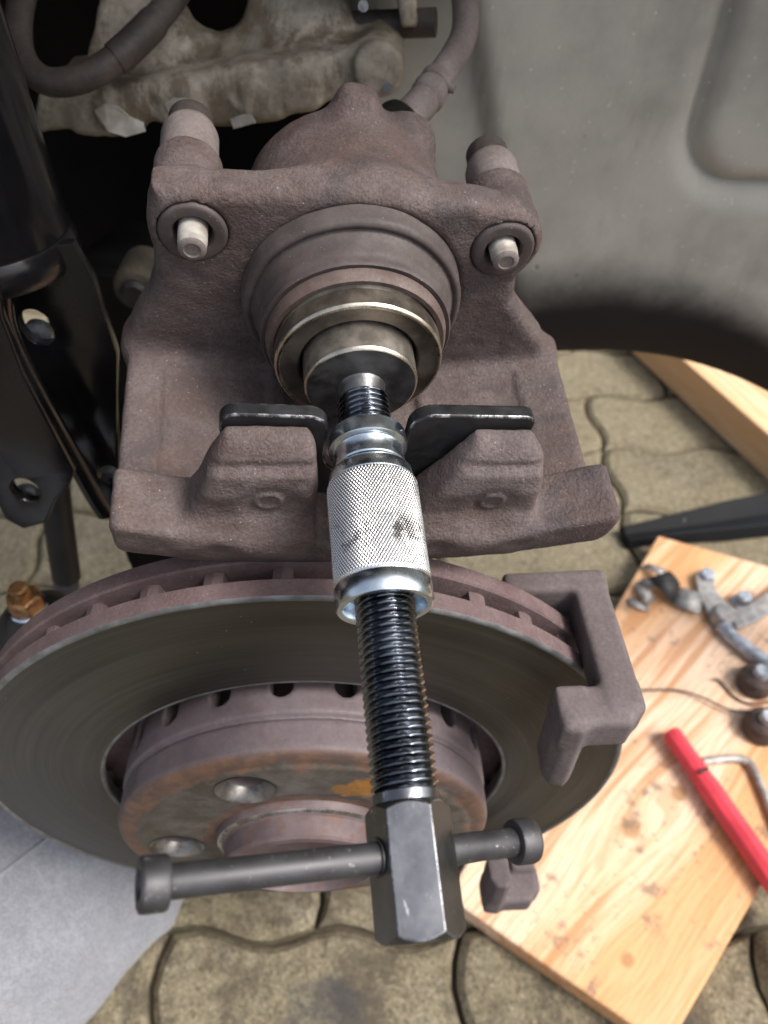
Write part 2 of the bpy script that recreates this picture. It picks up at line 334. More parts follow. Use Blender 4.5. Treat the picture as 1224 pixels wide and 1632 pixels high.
# trouser cloth
t = NT('grey_trouser_cloth')
n1 = t.noise(30, 5, .6); n2 = t.noise(700, 3, .6); wv = t.n('ShaderNodeTexWave'); t.link(t.co, wv.inputs[0]); wv.inputs['Scale'].default_value = 500
c = t.mix(t.ramp(n1, .3, .7), (.25, .263, .298), (.325, .34, .375)); c = t.mix(t.math('MULTIPLY', t.ramp(n2, .35, .7), .3), c, (.15, .155, .18))
nm = t.noise(240, 4, .7); c = t.mix(t.math('MULTIPLY', t.ramp(nm, .42, .6), .4), c, (.15, .155, .18))
vx = t.voro(900); c = t.mix(t.math('MULTIPLY', t.ramp(vx.outputs['Distance'], .2, .7), .35), c, (.13, .135, .155))
MAT['trouser'] = t.out(c, .95, 0, t.bump(n2, .0012, .9), Specular_IOR_Level=.15, Sheen_Weight=.2)
MAT['red'] = plain('red_tool_handle', (.66, .05, .075), .5, 0, var=.18, scale=40, bump=.00003)

# ------------------------------------------------------------------ mesh helpers
class MB:
    def __init__(s): s.v = []; s.f = []
    def add(s, vs, fs):
        k = len(s.v); s.v += [tuple(v) for v in vs]; s.f += [tuple(i + k for i in f) for f in fs]; return s
    def box(s, lo, hi):
        x0, y0, z0 = lo; x1, y1, z1 = hi
        return s.add([(x0,y0,z0),(x1,y0,z0),(x1,y1,z0),(x0,y1,z0),(x0,y0,z1),(x1,y0,z1),(x1,y1,z1),(x0,y1,z1)],
                     [(3,2,1,0),(4,5,6,7),(0,1,5,4),(1,2,6,5),(2,3,7,6),(3,0,4,7)])
    def lathe(s, prof, n=64, cap0=True, cap1=True, axis='z', o=(0, 0, 0)):
        """profile of (along, radius); revolved round z (or the axis named)"""
        vs = []; fs = []
        for (z, r) in prof:
            for i in range(n):
                a = 2 * math.pi * i / n; p = (r * math.cos(a), r * math.sin(a), z)
                if axis == 'x': p = (p[2], p[0], p[1])
                if axis == 'y': p = (p[1], p[2], p[0])
                vs.append((p[0] + o[0], p[1] + o[1], p[2] + o[2]))
        m = len(prof)
        for j in range(m - 1):
            for i in range(n):
                k = (i + 1) % n; fs.append((j*n+i, j*n+k, (j+1)*n+k, (j+1)*n+i))
        if cap0: fs.append(tuple(range(n - 1, -1, -1)))
        if cap1: fs.append(tuple((m - 1) * n + i for i in range(n)))
        return s.add(vs, fs)
    def tube(s, pts, rad, n=16, caps=True):
        pts = [Vector(p) for p in pts]; m = len(pts)
        rad = rad if isinstance(rad, (list, tuple)) else [rad] * m
        T = [(pts[min(i + 1, m - 1)] - pts[max(i - 1, 0)]).normalized() for i in range(m)]
        ref = Vector((0, 0, 1)) if abs(T[0].z) < .9 else Vector((1, 0, 0))
        N = (ref - T[0] * ref.dot(T[0])).normalized(); vs = []; fs = []
        for i in range(m):
            N = (N - T[i] * N.dot(T[i])).normalized(); B = T[i].cross(N)
            for k in range(n):
                a = 2 * math.pi * k / n; vs.append(pts[i] + (N * math.cos(a) + B * math.sin(a)) * rad[i])
        for j in range(m - 1):
            for i in range(n):
                k = (i + 1) % n; fs.append((j*n+i, j*n+k, (j+1)*n+k, (j+1)*n+i))
        if caps: fs.append(tuple(range(n - 1, -1, -1))); fs.append(tuple((m - 1) * n + i for i in range(n)))
        return s.add(vs, fs)
    def prism(s, poly, d):
        """poly: list of 3D points (planar); d: extrusion vector"""
        n = len(poly); d = Vector(d); a = [Vector(p) for p in poly]; b = [p + d for p in a]
        fs = [tuple(range(n - 1, -1, -1)), tuple(range(n, 2 * n))]
        fs += [(i, (i + 1) % n, n + (i + 1) % n, n + i) for i in range(n)]
        return s.add(a + b, fs)
    def build(s, name, mat, parent=None, smooth=35, bevel=0, seg=2, subd=0):
        me = bpy.data.meshes.new(name); me.from_pydata([tuple(v) for v in s.v], [], s.f); me.update()
        return finish(name, me, mat, parent, smooth, bevel, seg, subd)
def finish(name, me, mat, parent=None, smooth=35, bevel=0, seg=2, subd=0):
    import bmesh
    bm = bmesh.new(); bm.from_mesh(me); bmesh.ops.recalc_face_normals(bm, faces=bm.faces); bm.to_mesh(me); bm.free()
    if mat is not None: me.materials.append(mat)
    o = bpy.data.objects.new(name, me); COL.objects.link(o)
    if parent is not None: o.parent = parent
    if smooth:
        me.shade_smooth()
        if smooth < 180: me.set_sharp_from_angle(angle=R(smooth))
    if bevel:
        b = o.modifiers.new('bevel', 'BEVEL'); b.width = bevel; b.segments = seg; b.limit_method = 'ANGLE'; b.angle_limit = R(30); b.harden_normals = False
    if subd:
        b = o.modifiers.new('subsurf', 'SUBSURF'); b.levels = subd; b.render_levels = subd
    return o
def thing(name, label, cat, M=None, group=None):
    o = bpy.data.objects.new(name, None); COL.objects.link(o); o.empty_display_size = .02
    if M is not None: o.matrix_world = M
    return tag(o, label, cat, group)
def tag(o, label, cat, group=None):
    o['label'] = label; o['category'] = cat
    if group: o['group'] = group
    return o
def struct(o): o['kind'] = 'structure'; return o
def spline(P, n=8):
    P = [Vector(p) for p in P]; Q = [P[0] * 2 - P[1]] + P + [P[-1] * 2 - P[-2]]; out = []
    for i in range(1, len(Q) - 2):
        for k in range(n):
            t = k / n; a, b, c, d = Q[i-1], Q[i], Q[i+1], Q[i+2]
            out.append(.5 * ((2*b) + (c-a)*t + (2*a-5*b+4*c-d)*t*t + (3*b-a-3*c+d)*t**3))
    out.append(P[-1]); return out
def T(x, y, z): return Matrix.Translation((x, y, z))

# signed distance modelling for the castings (arrays in millimetres) and surface nets
class Grid:
    def __init__(s, lo, hi, h):
        s.lo = np.array(lo, np.float32); s.h = h
        n = [int(math.ceil((b - a) / h)) + 1 for a, b in zip(lo, hi)]; s.n = n
        s.x = (lo[0] + h * np.arange(n[0], dtype=np.float32))[:, None, None]
        s.y = (lo[1] + h * np.arange(n[1], dtype=np.float32))[None, :, None]
        s.z = (lo[2] + h * np.arange(n[2], dtype=np.float32))[None, None, :]
def sbox(g, lo, hi, r=2.0, x=None, y=None, z=None):
    x = g.x if x is None else x; y = g.y if y is None else y; z = g.z if z is None else z
    q = [np.abs(c - (a + b) / 2) - ((b - a) / 2 - r) for c, a, b in zip((x, y, z), lo, hi)]
    return np.sqrt(np.maximum(q[0], 0)**2 + np.maximum(q[1], 0)**2 + np.maximum(q[2], 0)**2) + np.minimum(np.maximum(np.maximum(q[0], q[1]), q[2]), 0) - r
def s2ext(d2, z, z0, z1, r=1.5):
    a = d2 + r; b = np.abs(z - (z0 + z1) / 2) - ((z1 - z0) / 2 - r)
    return np.sqrt(np.maximum(a, 0)**2 + np.maximum(b, 0)**2) + np.minimum(np.maximum(a, b), 0) - r
def spoly(x, y, P):
    P = np.array(P, np.float32); n = len(P); d = None; s = None
    for i in range(n):
        j = (i - 1) % n; e = P[j] - P[i]; wx = x - P[i][0]; wy = y - P[i][1]
        t = np.clip((wx * e[0] + wy * e[1]) / (e @ e), 0, 1); bx = wx - e[0] * t; by = wy - e[1] * t
        dd = bx * bx + by * by; d = dd if d is None else np.minimum(d, dd)
        c1 = y >= P[i][1]; c2 = y < P[j][1]; c3 = e[0] * wy > e[1] * wx
        fl = np.where((c1 & c2 & c3) | (~c1 & ~c2 & ~c3), -1.0, 1.0).astype(np.float32)
        s = fl if s is None else s * fl
    return s * np.sqrt(d)
def smin(a, b, k):
    h = np.maximum(k - np.abs(a - b), 0) / k; return np.minimum(a, b) - h * h * k * .25
def smax(a, b, k): return -smin(-a, -b, k)
def surface_nets(g, F, name, mat, parent=None, scale=.001, jitter=0.0, jscale=.1, smooth_it=1):
    F = np.ascontiguousarray(np.broadcast_to(F, g.n), dtype=np.float32)
    S = F < 0; c = [(i, j, k) for i in (0, 1) for j in (0, 1) for k in (0, 1)]
    cnt = np.zeros([m - 1 for m in g.n], np.int8)
    for (i, j, k) in c: cnt += S[i:g.n[0]-1+i, j:g.n[1]-1+j, k:g.n[2]-1+k]
    I = np.argwhere((cnt > 0) & (cnt < 8)); N = len(I)
    idx = np.full(cnt.shape, -1, np.int32); idx[I[:, 0], I[:, 1], I[:, 2]] = np.arange(N)
    fv = {q: F[I[:, 0] + q[0], I[:, 1] + q[1], I[:, 2] + q[2]] for q in c}
    acc = np.zeros((N, 3)); num = np.zeros(N)
    for a in c:
        for ax in range(3):
            if a[ax]: continue
            b = list(a); b[ax] = 1; b = tuple(b); fa, fb = fv[a], fv[b]; m = (fa < 0) != (fb < 0)
            den = np.where(m, fa - fb, 1); t = np.where(m, fa / den, 0)
            p = np.tile(np.array(a, float), (N, 1)); p[:, ax] = t
            acc[m] += p[m]; num[m] += 1
    V = I + acc / num[:, None]
    faces = []
    for ax in range(3):
        o1, o2 = (ax + 1) % 3, (ax + 2) % 3
        sl0 = [slice(None)] * 3; sl1 = [slice(None)] * 3; sl0[ax] = slice(0, -1); sl1[ax] = slice(1, None)
        A = S[tuple(sl0)]; B = S[tuple(sl1)]; E = np.argwhere(A != B)
        E = E[(E[:, o1] > 0) & (E[:, o2] > 0) & (E[:, o1] < g.n[o1] - 1) & (E[:, o2] < g.n[o2] - 1)]
        if not len(E): continue
        def cell(d1, d2):
            q = E.copy(); q[:, o1] -= d1; q[:, o2] -= d2; return idx[q[:, 0], q[:, 1], q[:, 2]]
        Q = np.stack([cell(1, 1), cell(0, 1), cell(0, 0), cell(1, 0)], 1)
        ins = A[E[:, 0], E[:, 1], E[:, 2]]; Q[~ins] = Q[~ins][:, ::-1]; faces.append(Q)
    Q = np.concatenate(faces); Q = Q[(Q >= 0).all(1)]
    for _ in range(smooth_it):
        acc = np.zeros((N, 3)); num = np.zeros(N)
        for a in range(4):
            b = (a + 1) % 4
            np.add.at(acc, Q[:, a], V[Q[:, b]]); np.add.at(num, Q[:, a], 1)
            np.add.at(acc, Q[:, b], V[Q[:, a]]); np.add.at(num, Q[:, b], 1)
        V = V * .5 + .5 * acc / np.maximum(num, 1)[:, None]
    V = (V * g.h + g.lo) 
    me = bpy.data.meshes.new(name); me.vertices.add(N); me.vertices.foreach_set('co', (V * scale).astype(np.float32).ravel())
    me.loops.add(Q.size); me.loops.foreach_set('vertex_index', Q.astype(np.int32).ravel())
    me.polygons.add(len(Q)); me.polygons.foreach_set('loop_start', np.arange(0, Q.size, 4, dtype=np.int32))
    me.update(calc_edges=True); me.validate()
    if jitter:
        me.update(); nr = np.zeros(N * 3, np.float32); me.vertices.foreach_get('normal', nr); nr = nr.reshape(-1, 3)
        dj = np.array([mnoise.fractal(Vector(p) * jscale, .8, 2.1, 3) for p in V.tolist()])
        me.vertices.foreach_set('co', ((V + nr * dj[:, None] * jitter) * scale).astype(np.float32).ravel()); me.update()
    me.materials.append(mat); me.shade_smooth()
    o = bpy.data.objects.new(name, me); COL.objects.link(o)
    if parent is not None: o.parent = parent
    return o

# ------------------------------------------------------------------ the ground: wavy interlocking pavers
gm = MB(); gm.add([(-60, -60, -.012), (60, -60, -.012), (60, 60, -.012), (-60, 60, -.012)], [(0, 1, 2, 3)])
ground = struct(gm.build('ground', MAT['joint'], smooth=0))
PL, PW, G = .2265, .1125, .0022
def paver_mesh():
    def wavx(x): return .0062 * math.sin(4 * math.pi * x / PL + .6)
    def wavy(y): return .0060 * math.sin(2 * math.pi * y / PW + .3)
    out = []; n = 14; m = 6
    for i in range(n): out.append((PL * i / n, 0, 0, 1))
    for i in range(m): out.append((PL, PW * i / m, -1, 0))
    for i in range(n): out.append((PL * (n - i) / n, PW, 0, -1))
    for i in range(m): out.append((0, PW * (m - i) / m, 1, 0))
    def ring(inset, z):
        r = []
        for (x, y, nx, ny) in out:
            sx = (x / PL - .5) * 2; sy = (y / PW - .5) * 2
            X = x - sx * inset; Yy = y - sy * inset
            r.append((X + wavy(y), Yy + wavx(x), z))
        return r
    b = MB(); k = len(out)
    vs = ring(G, -.04) + ring(G, -.005) + ring(G + .0055, 0)
    fs = [(j*k+i, j*k+(i+1) % k, (j+1)*k+(i+1) % k, (j+1)*k+i) for j in (0, 1) for i in range(k)] + [tuple(2*k+i for i in range(k))]
    b.add(vs, fs); return b
proto = paver_mesh().build('paver', MAT['paver'], ground, smooth=30)
greasy_shaded = proto.data.copy(); greasy_shaded.materials.clear(); greasy_shaded.materials.append(MAT['paver_greasy'])
clean_mesh = proto.data
row_off = {0: 0, 5: 0, 6: 0, 7: 1}
first = True
for k in range(-5, 14):
    off = .058 + row_off.get(k, k % 2) * PL / 2
    for j in range(-5, 7):
        if first: o = proto; first = False
        else: o = proto.copy(); COL.objects.link(o)
        o.data = clean_mesh if k > 1 else greasy_shaded
        o.location = (off + j * PL, .046 + k * PW, rnd.uniform(-.0015, .0015)); o.rotation_euler = (rnd.uniform(-.006, .006), rnd.uniform(-.006, .006), 0)

# ------------------------------------------------------------------ wheel arch liner behind the caliper
YL = .43
bot = [pt(x, y, Y=YL) for x, y in ((640, 640), (760, 600), (880, 570), (1000, 556), (1100, 576), (1224, 626), (1400, 730), (1600, 880))]
bx = [p.x for p in bot]; bz = [p.z for p in bot]
pc = pt(1088, 200, Y=YL)
def smooth(a, b, x):
    t = max(0, min(1, (x - a) / (b - a))); return t * t * (3 - 2 * t)
def liner_pt(X, s):
    """s: metres of surface above the rolled lower edge"""
    zb = float(np.polyval(np.polyfit(bx, bz, 4) if 'cb_' not in globals() else cb_, X)); roll = .060
    y = YL; z = zb + s
    if s < roll:
        q = 1 - s / roll; y += .034 * q * q; z = zb + s - .010 * q
    # raised panel on the right with a rounded lower left corner
    dx = X - (pc.x + .003); dz = z - (pt(1224, 292, Y=YL).z)
    rr = .035
    qx, qz = rr - dx, rr - dz
    dd = (math.hypot(max(qx, 0), max(qz, 0)) - rr) if (qx > 0 or qz > 0) else max(qx, qz) - rr
    if qx > 0 and qz <= 0: dd = qx - rr
    if qz > 0 and qx <= 0: dd = qz - rr
    y += .011 * math.exp(-(dd / .0065) ** 2) + .003 * smooth(.004, -.004, dd)
    # shallow vertical step near the hose
    y -= .010 * smooth(.052, .060, X + (z - .5) * .25)
    y += .004 * mnoise.noise(Vector((X * 9, z * 9, 1)))
    # the shell comes forward on the right and overhead
    if X > .30: y -= (X - .30) ** 2 * 1.4
    zt = .80
    if z > zt: y -= (z - zt) ** 2 * 1.3
    return (X, y, z)
tp = [pt(x, y, Y=YL) for x, y in ((640, 530), (760, 474), (850, 440), (940, 418), (1080, 432), (1224, 515), (1400, 620), (1600, 780))]
cb_ = np.polyfit(bx, bz, 4); ct_ = np.polyfit([p.x for p in tp], [p.z for p in tp], 4)
def bandh(X): return max(.03, float(np.polyval(ct_, X)) - float(np.polyval(cb_, X)))
def sheet(nx, nz, fn):
    b = MB()
    for j in range(nz + 1):
        for i in range(nx + 1): b.v.append(fn(i / nx, j / nz))
    for j in range(nz):
        for i in range(nx): k = j * (nx + 1) + i; b.f.append((k, k + 1, k + nx + 2, k + nx + 1))
    return b
lin = thing('wheel_arch_liner', 'grey plastic wheel arch liner with embossed panel and dark rolled lower edge', 'liner', T(.2, YL, .37))
LX = lambda q: -.02 + .60 * q
NB_ = 24
def srow(X, j): return 1.35 * bandh(X) * j / NB_ if j <= NB_ else 1.35 * bandh(X) + ((j - NB_) / 150) ** 1.25 * .60
b1_ = sheet(150, 150 + NB_, lambda p, q: liner_pt(LX(p), srow(LX(p), round(q * (150 + NB_)))))
b3_ = sheet(60, 40, lambda p, q: (-.80 + 1.38 * p, (.60 - .40 * q), 1.0 - .28 * (-.80 + 1.38 * p + .05) ** 2 - .05 * q * q + .012 * math.sin(q * 9)))  # roof out of view, added to block the sky above the caliper
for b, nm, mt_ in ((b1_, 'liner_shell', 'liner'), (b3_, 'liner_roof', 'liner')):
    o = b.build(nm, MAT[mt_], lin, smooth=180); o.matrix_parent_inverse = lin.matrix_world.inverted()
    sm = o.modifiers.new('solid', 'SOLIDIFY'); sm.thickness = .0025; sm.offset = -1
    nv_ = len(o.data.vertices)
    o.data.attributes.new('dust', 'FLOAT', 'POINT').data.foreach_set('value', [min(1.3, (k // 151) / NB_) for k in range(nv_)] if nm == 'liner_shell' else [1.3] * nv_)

# ------------------------------------------------------------------ dark inner body behind the strut and the subframe
b = MB(); nx, nz = 40, 40
for j in range(nz + 1):
    for i in range(nx + 1):
        X = -.75 + .77 * i / nx; Z = .30 + .75 * j / nz
        Yw = .56 + .02 * mnoise.noise(Vector((X * 7, Z * 7, 0))) + .02 * math.sin(X * 14) - .25 * max(0, Z - .72)
        b.v.append((X, Yw, Z))
for j in range(nz):
    for i in range(nx): k = j * (nx + 1) + i; b.f.append((k, k + 1, k + nx + 2, k + nx + 1))
o = b.build('inner_body_panel', MAT['dark_under'], smooth=180)
sm = o.modifiers.new('solid', 'SOLIDIFY'); sm.thickness = .004
b = sheet(20, 16, lambda p, q: (-.75 + .70 * p, .56 - .38 * q, .80 + .03 * math.sin(q * 5) + .02 * p))  # unseen lower roof, added to keep the left background dark
r_ = b.build('panel_roof', MAT['dark_under'], o, smooth=180); sm = r_.modifiers.new('solid', 'SOLIDIFY'); sm.thickness = .004
b = sheet(16, 16, lambda p, q: (-.50 + .04 * math.sin(q * 4), .56 - .40 * p, .28 + .54 * q))  # unseen side wall, added to darken the space behind the strut
r_ = b.build('panel_side', MAT['dark_under'], o, smooth=180); sm = r_.modifiers.new('solid', 'SOLIDIFY'); sm.thickness = .004
tag(o, 'black inner body panel in the dark behind strut and subframe', 'car panel')

# ------------------------------------------------------------------ brake caliper
cal = thing('brake_caliper', 'rust-brown cast iron brake caliper resting upside down on the disc', 'brake caliper', M_CAL)
g = Grid((-92, -58, -100), (98, 48, 56), .8)
u, v, w = g.x, g.y, g.z
uv_u, uv_v = g.x, g.y
# flange plate with both ears
flange = spoly(uv_u, uv_v, [(-62, 37.5), (-30, 38.5), (-8, 40), (18, 38.5), (34, 39), (50, 36), (57, 29), (59, 22), (57, 9), (58.5, 1), (63, -5), (76, -19), (87, -33), (87, -44), (40, -53), (-36, -53), (-80, -44), (-80, -32), (-74, -17), (-68, -6), (-64.5, 5), (-63, 25)])
F = s2ext(flange, w, -45, -31.5, 4.5)
# cylinder housing
rr = np.sqrt((u - 0.5)**2 + v**2)
rad = 42 - (np.clip(-w - 40, 0, 60)) * .16
cyl = smax(rr - rad, np.maximum(-92 - w, w + 33), 14)
F = smin(F, cyl, 8)
# hose and bleed bosses on the closed end
F = smin(F, sbox(g, (-4, 22, -92), (9, 40, -78), 4), 8)
F = smin(F, np.sqrt((u - 22)**2 + (v - 24)**2 + (w + 84)**2) - 9, 8)
# guide bosses
for (bu, bv, w0) in ((-53, 24, -64), (49.5, 23.5, -60)):
    rc = np.sqrt((u - bu)**2 + (v - bv)**2)
    F = smin(F, s2ext(rc - (10.9 if bu < 0 else 11.2), w, w0, -32, 4), 5)
# bridge: curved slab cupped upwards
Rb = 165.0; uc = 3.0
Rf = 300.0; rf = np.sqrt((u - uc)**2 + (v - (Rf - 38))**2)
Rb = 195.0; rb = np.sqrt((u - uc)**2 + (v - (Rb - 38))**2)
slab2 = np.maximum(rf - (Rf + 10), Rf - rf)
slab2 = smax(slab2, np.abs(u - 4.0) - 81.5, 5)
bridge = s2ext(slab2, w, -42, 30, 2)
F = smin(F, bridge, 6)
# shallow pad seat cast into the bridge floor, and a low rib each side of the bore
for (a0, a1, dep) in ((-64, -28, 1.7), (34, 66, .8)):
    seat = s2ext(np.maximum(np.maximum(a0 - u, u - a1), np.maximum(-26 - w, w - 22)), rf, Rf - 20, Rf + dep, .4)
    F = smax(F, -seat, 3)
for (a0, a1) in ((-27, -22), (28, 30.5)):
    F = smin(F, s2ext(np.maximum(np.maximum(a0 - u, u - a1), np.maximum(-34 - w, w - 22)), rf, Rf - 1.6, Rf + 4, .8), 3)
# outboard lip
lip2 = np.maximum(rb - (Rb + 10.5), (Rb - 7) - rb)
lip2 = smax(lip2, np.abs(u - 4.5) - 80.5, 5)
lip = s2ext(lip2, w, 27, 49, 2.2)
F = smin(F, lip, 3)
# fingers: outline seen along the piston, cut by a sloping side profile
fl = spoly(uv_u, uv_v, [(-42, 9), (-18, 9), (-15, 2), (-14, -48), (-58, -46), (-60, -36), (-57, -25), (-51, -13), (-46, 1)])
fr = spoly(uv_u, uv_v, [(32, 8), (50, 8), (55, 1), (57, -14), (58, -30), (61, -40), (57, -48), (14, -48), (14.5, -30), (18, -18), (26, -4)])
pv = spoly(v, w, [(9, 28.5), (9, 33.5), (5.0, 36.6), (2.6, 38.2), (.6, 38.0), (-2.0, 41.0), (-9, 43.0), (-14, 43.0), (-18.5, 43.6), (-23, 46.4), (-27, 49.4), (-34, 51), (-44, 49.6), (-47, 46), (-47, 28.5)])
for f2, du, dv in ((fl, -29.5, -12.5), (fr, 41, -14)):
    fin = smax(f2 + 0 * w, pv + 0 * u, 4)
    F = smin(F, fin, 4)
    F = smax(F, -(np.sqrt((u - du)**2 + (v - dv)**2 * 1.3 + (w - 56)**2 * 1.1) - 15.4), 2.5)
    rc = np.sqrt((u - du)**2 + (v - dv)**2)
    F = smin(F, s2ext(rc - 4.4, w, 36, 43.2, .8), .8)
    F = smax(F, -s2ext(rc - 3.0, w, 42.3, 60, .3), .6)
    for e in (-16, 13):
        F = smax(F, -(np.sqrt((u - du - e)**2 + (v + 33)**2 + (w - 57.5)**2) - 8.8), 4)
# the front of the lip falls back below its edge
und = (w - 50.4) * .945 + (-v - (35.5 - (u - 3)**2 / 640)) * .327
F = smax(F, und, 1.6)
# slot between the fingers for the sleeve, bore and pin holes
F = smax(F, -s2ext(np.sqrt((u - .3)**2 + (v - 2)**2) - 15.2, w, 20, 70, 1), 3)
F = smax(F, -sbox(g, (-14.6, 0, 20), (15.2, 30, 70), 1), 2)
F = smax(F, -s2ext(rr - 34.5, w, -80, 10, 1), 1.5)
F = smax(F, -s2ext(rr - 36.5, np.broadcast_to(w, g.n), -32.5, 14, 1), 2)
for (bu, bv) in ((-51, 23.5), (47.3, 23)):
    F = smax(F, -s2ext(np.sqrt((u - bu)**2 + (v - bv)**2) - 10.6, w, -39, 0, .3), .6)
surface_nets(g, F, 'caliper_body', MAT['iron'], cal, jitter=.22, jscale=.16)
mm = .001
def lathe_mm(prof, n=96, c0=True, c1=True, o=(0, 0, 0)):
    return MB().lathe([(z * mm, r * mm) for z, r in prof], n, c0, c1, o=tuple(c * mm for c in o))
lathe_mm([(-36, 37.4), (-26, 36.9), (-24.6, 36.5), (-23.8, 35.7), (-23.7, 34.8), (-24.4, 33.9), (-23.6, 33.1), (-21, 32.5), (-18.6, 31.7), (-17.6, 31.9), (-16.6, 31.5), (-14.2, 31.2), (-13.2, 31.5), (-12.4, 31.0), (-12.9, 29.2)], 128, False, False).build('dust_boot', MAT['rubber_boot'], cal, smooth=50)
for vx_ in bpy.data.objects['dust_boot'].data.vertices:
    q = vx_.co; a_ = math.atan2(q.y, q.x); k_ = 1 + .010 * mnoise.noise(Vector((math.cos(a_) * 2.2, math.sin(a_) * 2.2, q.z * 120))) + .004 * mnoise.noise(Vector((q.x, q.y, q.z)) * 260); vx_.co = (q.x * k_, q.y * k_, q.z)
lathe_mm([(-14, 29.2), (-12.4, 29.6), (-11.8, 29.7), (-9.2, 29.2), (-8.2, 28.5), (-8.4, 27.0)], 96, False, False).build('boot_lip', MAT['boot_lip'], cal, smooth=50)
pis = lathe_mm([(-34, 27), (-9.5, 27), (-8.4, 25.6), (-7.4, 25.6), (-6.6, 27), (-1.2, 27)], 96, True, False).build('piston', MAT['bronze'], cal, smooth=40)
lathe_mm([(-1.2, 27), (-.3, 26.7), (0, 26.1), (-.1, 25.6)], 96, False, False).build('piston_edge', MAT['rim_steel'], pis, smooth=60)
lathe_mm([(-.1, 25.6), (-.8, 25.2), (-1.2, 19.8), (-2.2, 19.0), (-14, 18.8)], 96, False, True).build('piston_face', MAT['bronze'], pis, smooth=40)
for (bu, bv, pl) in ((-51, 23.5, -23), (47.3, 23, -25)):
    lathe_mm([(-40, 10.5), (-31.2, 10.4), (-30.5, 10.0), (-30.2, 9.2), (-30.5, 6.6), (-31.2, 6.0), (-37, 5.8)], 40, False, True, (bu, bv, 0)).build('guide_bush', MAT['rubber_boot'], cal, smooth=40)
    lathe_mm([(-36.5, 5.9), (-35.5, 5.7), (-35, 4.2)], 32, False, True, (bu, bv, 0)).build('bush_bore', MAT['rubber'], cal, smooth=40)
    pin = lathe_mm([(-38, 4.45), (pl - 3.6, 4.45), (pl - 3.2, 4.25), (pl - 2.6, 4.25), (pl - .7, 4.25)], 32, False, False, (bu, bv + .3, 0)).build('guide_pin', MAT['steel_pin'], cal, smooth=40)
    lathe_mm([(pl - .7, 4.25), (pl - .1, 3.7), (pl + .1, 2.6), (pl - .3, 2.2)], 32, False, True, (bu, bv + .3, 0)).build('pin_tip', MAT['rubber_dusty'], pin, smooth=40)
for (bu, bv, w0, w1, r) in ((-53, 24, -80, -60, 9.4), (50, 24, -74, -56, 9.2)):
    sl = lathe_mm([(w1, r), (w0 + 4, r), (w0 + 1.2, r - .8), (w0, r - 2.8), (w0 + .6, r - 4)], 48, False, True, (bu, bv, 0)).build('guide_sleeve', MAT['rubber_dusty'], cal, smooth=50)
    lathe_mm([(w0 + 1, 7.6), (w0 - 6.2, 7.4), (w0 - 7.2, 6.6), (w0 - 6.6, 4.2), (w0 - 4.5, 3.9)], 32, False, True, (bu, bv, 0)).build('pin_cap', MAT['rubber_hose'], sl, smooth=40)

# ------------------------------------------------------------------ piston press tool
tool = thing('brake_piston_press_tool', 'screw press tool with knurled silver sleeve and black threaded spindle, pushing the caliper piston back', 'hand tool', M_CAL)
pd_ = lathe_mm([(-9, 18), (7.3, 18)], 96, True, False).build('pressure_disc', MAT['disc_steel'], tool, smooth=35)
lathe_mm([(7.3, 18), (8.0, 17.75), (8.35, 17.2)], 96, False, False).build('disc_edge', MAT['rim_steel'], pd_, smooth=60)
lathe_mm([(8.35, 17.2), (8.5, 8.8), (8.8, 7.6), (9.6, 7.1), (13.4, 6.9), (14, 6.6)], 72, False, True).build('disc_front', MAT['dark_steel'], tool, smooth=35)
def thread(z0, z1, R0, depth, pitch, n=56, per=8, name='spindle_thread', taper=0):
    nz = int((z1 - z0) / pitch * per); b = MB()
    for j in range(nz + 1):
        z = z0 + (z1 - z0) * j / nz
        for i in range(n):
            p = ((z / pitch) - i / n) % 1.0; tr = abs(p - .5) * 2           # 0 at root .. 1 at crest
            tr = max(0.08, min(.78, tr)); e = min(1, (z - z0) / .9, (z1 - z) / .9)
            r = R0 - depth * (1 - tr / .78 * max(e, 0)); a = 2 * math.pi * i / n
            b.v.append((r * mm * math.cos(a), r * mm * math.sin(a), z * mm))
    for j in range(nz):
        for i in range(n): k = (i + 1) % n; b.f.append((j*n+i, j*n+k, (j+1)*n+k, (j+1)*n+i))
    return b
sp = thread(13.2, 130.2, 8.15, 1.35, 2.0).build('spindle', MAT['thread'], tool, smooth=48)
lathe_mm([(129.8, 7.2), (130.2, 7.9), (132.4, 7.9), (133, 7.4)], 64, True, True).build('spindle_shoulder', MAT['hex'], sp, smooth=30)
# sleeve
slv = MB(); n, z0, z1 = 528, 45.4, 77.0; nzs = 176; nd = 88
for j in range(nzs + 1):
    z = z0 + (z1 - z0) * j / nzs; ed = min(1, (z - z0) / .8, (z1 - z) / .8)
    for i in range(n):
        th = i / n; pz = z / .72
        a = abs(((th * nd + pz * .5) % 1) - .5) * 2; c = abs(((th * nd - pz * .5) % 1) - .5) * 2
        r = 13.0 + .30 * min(a, c) * 1.25 * ed - .25 * (1 - ed); A = 2 * math.pi * th
        slv.v.append((r * mm * math.cos(A), r * mm * math.sin(A), z * mm))
for j in range(nzs):
    for i in range(n): k = (i + 1) % n; slv.f.append((j*n+i, j*n+k, (j+1)*n+k, (j+1)*n+i))
sleeve = slv.build('sleeve', MAT['knurl'], tool, smooth=60)
lathe_mm([(77, 12.2), (77.1, 13.0), (77.6, 13.35), (82.4, 13.35), (83.4, 12.9), (83.7, 12.2), (83.5, 11.4), (82.6, 10.9), (78.5, 10.7), (78.4, 8.4)], 96, False, False).build('end_ring', MAT['zinc'], sleeve, smooth=40)
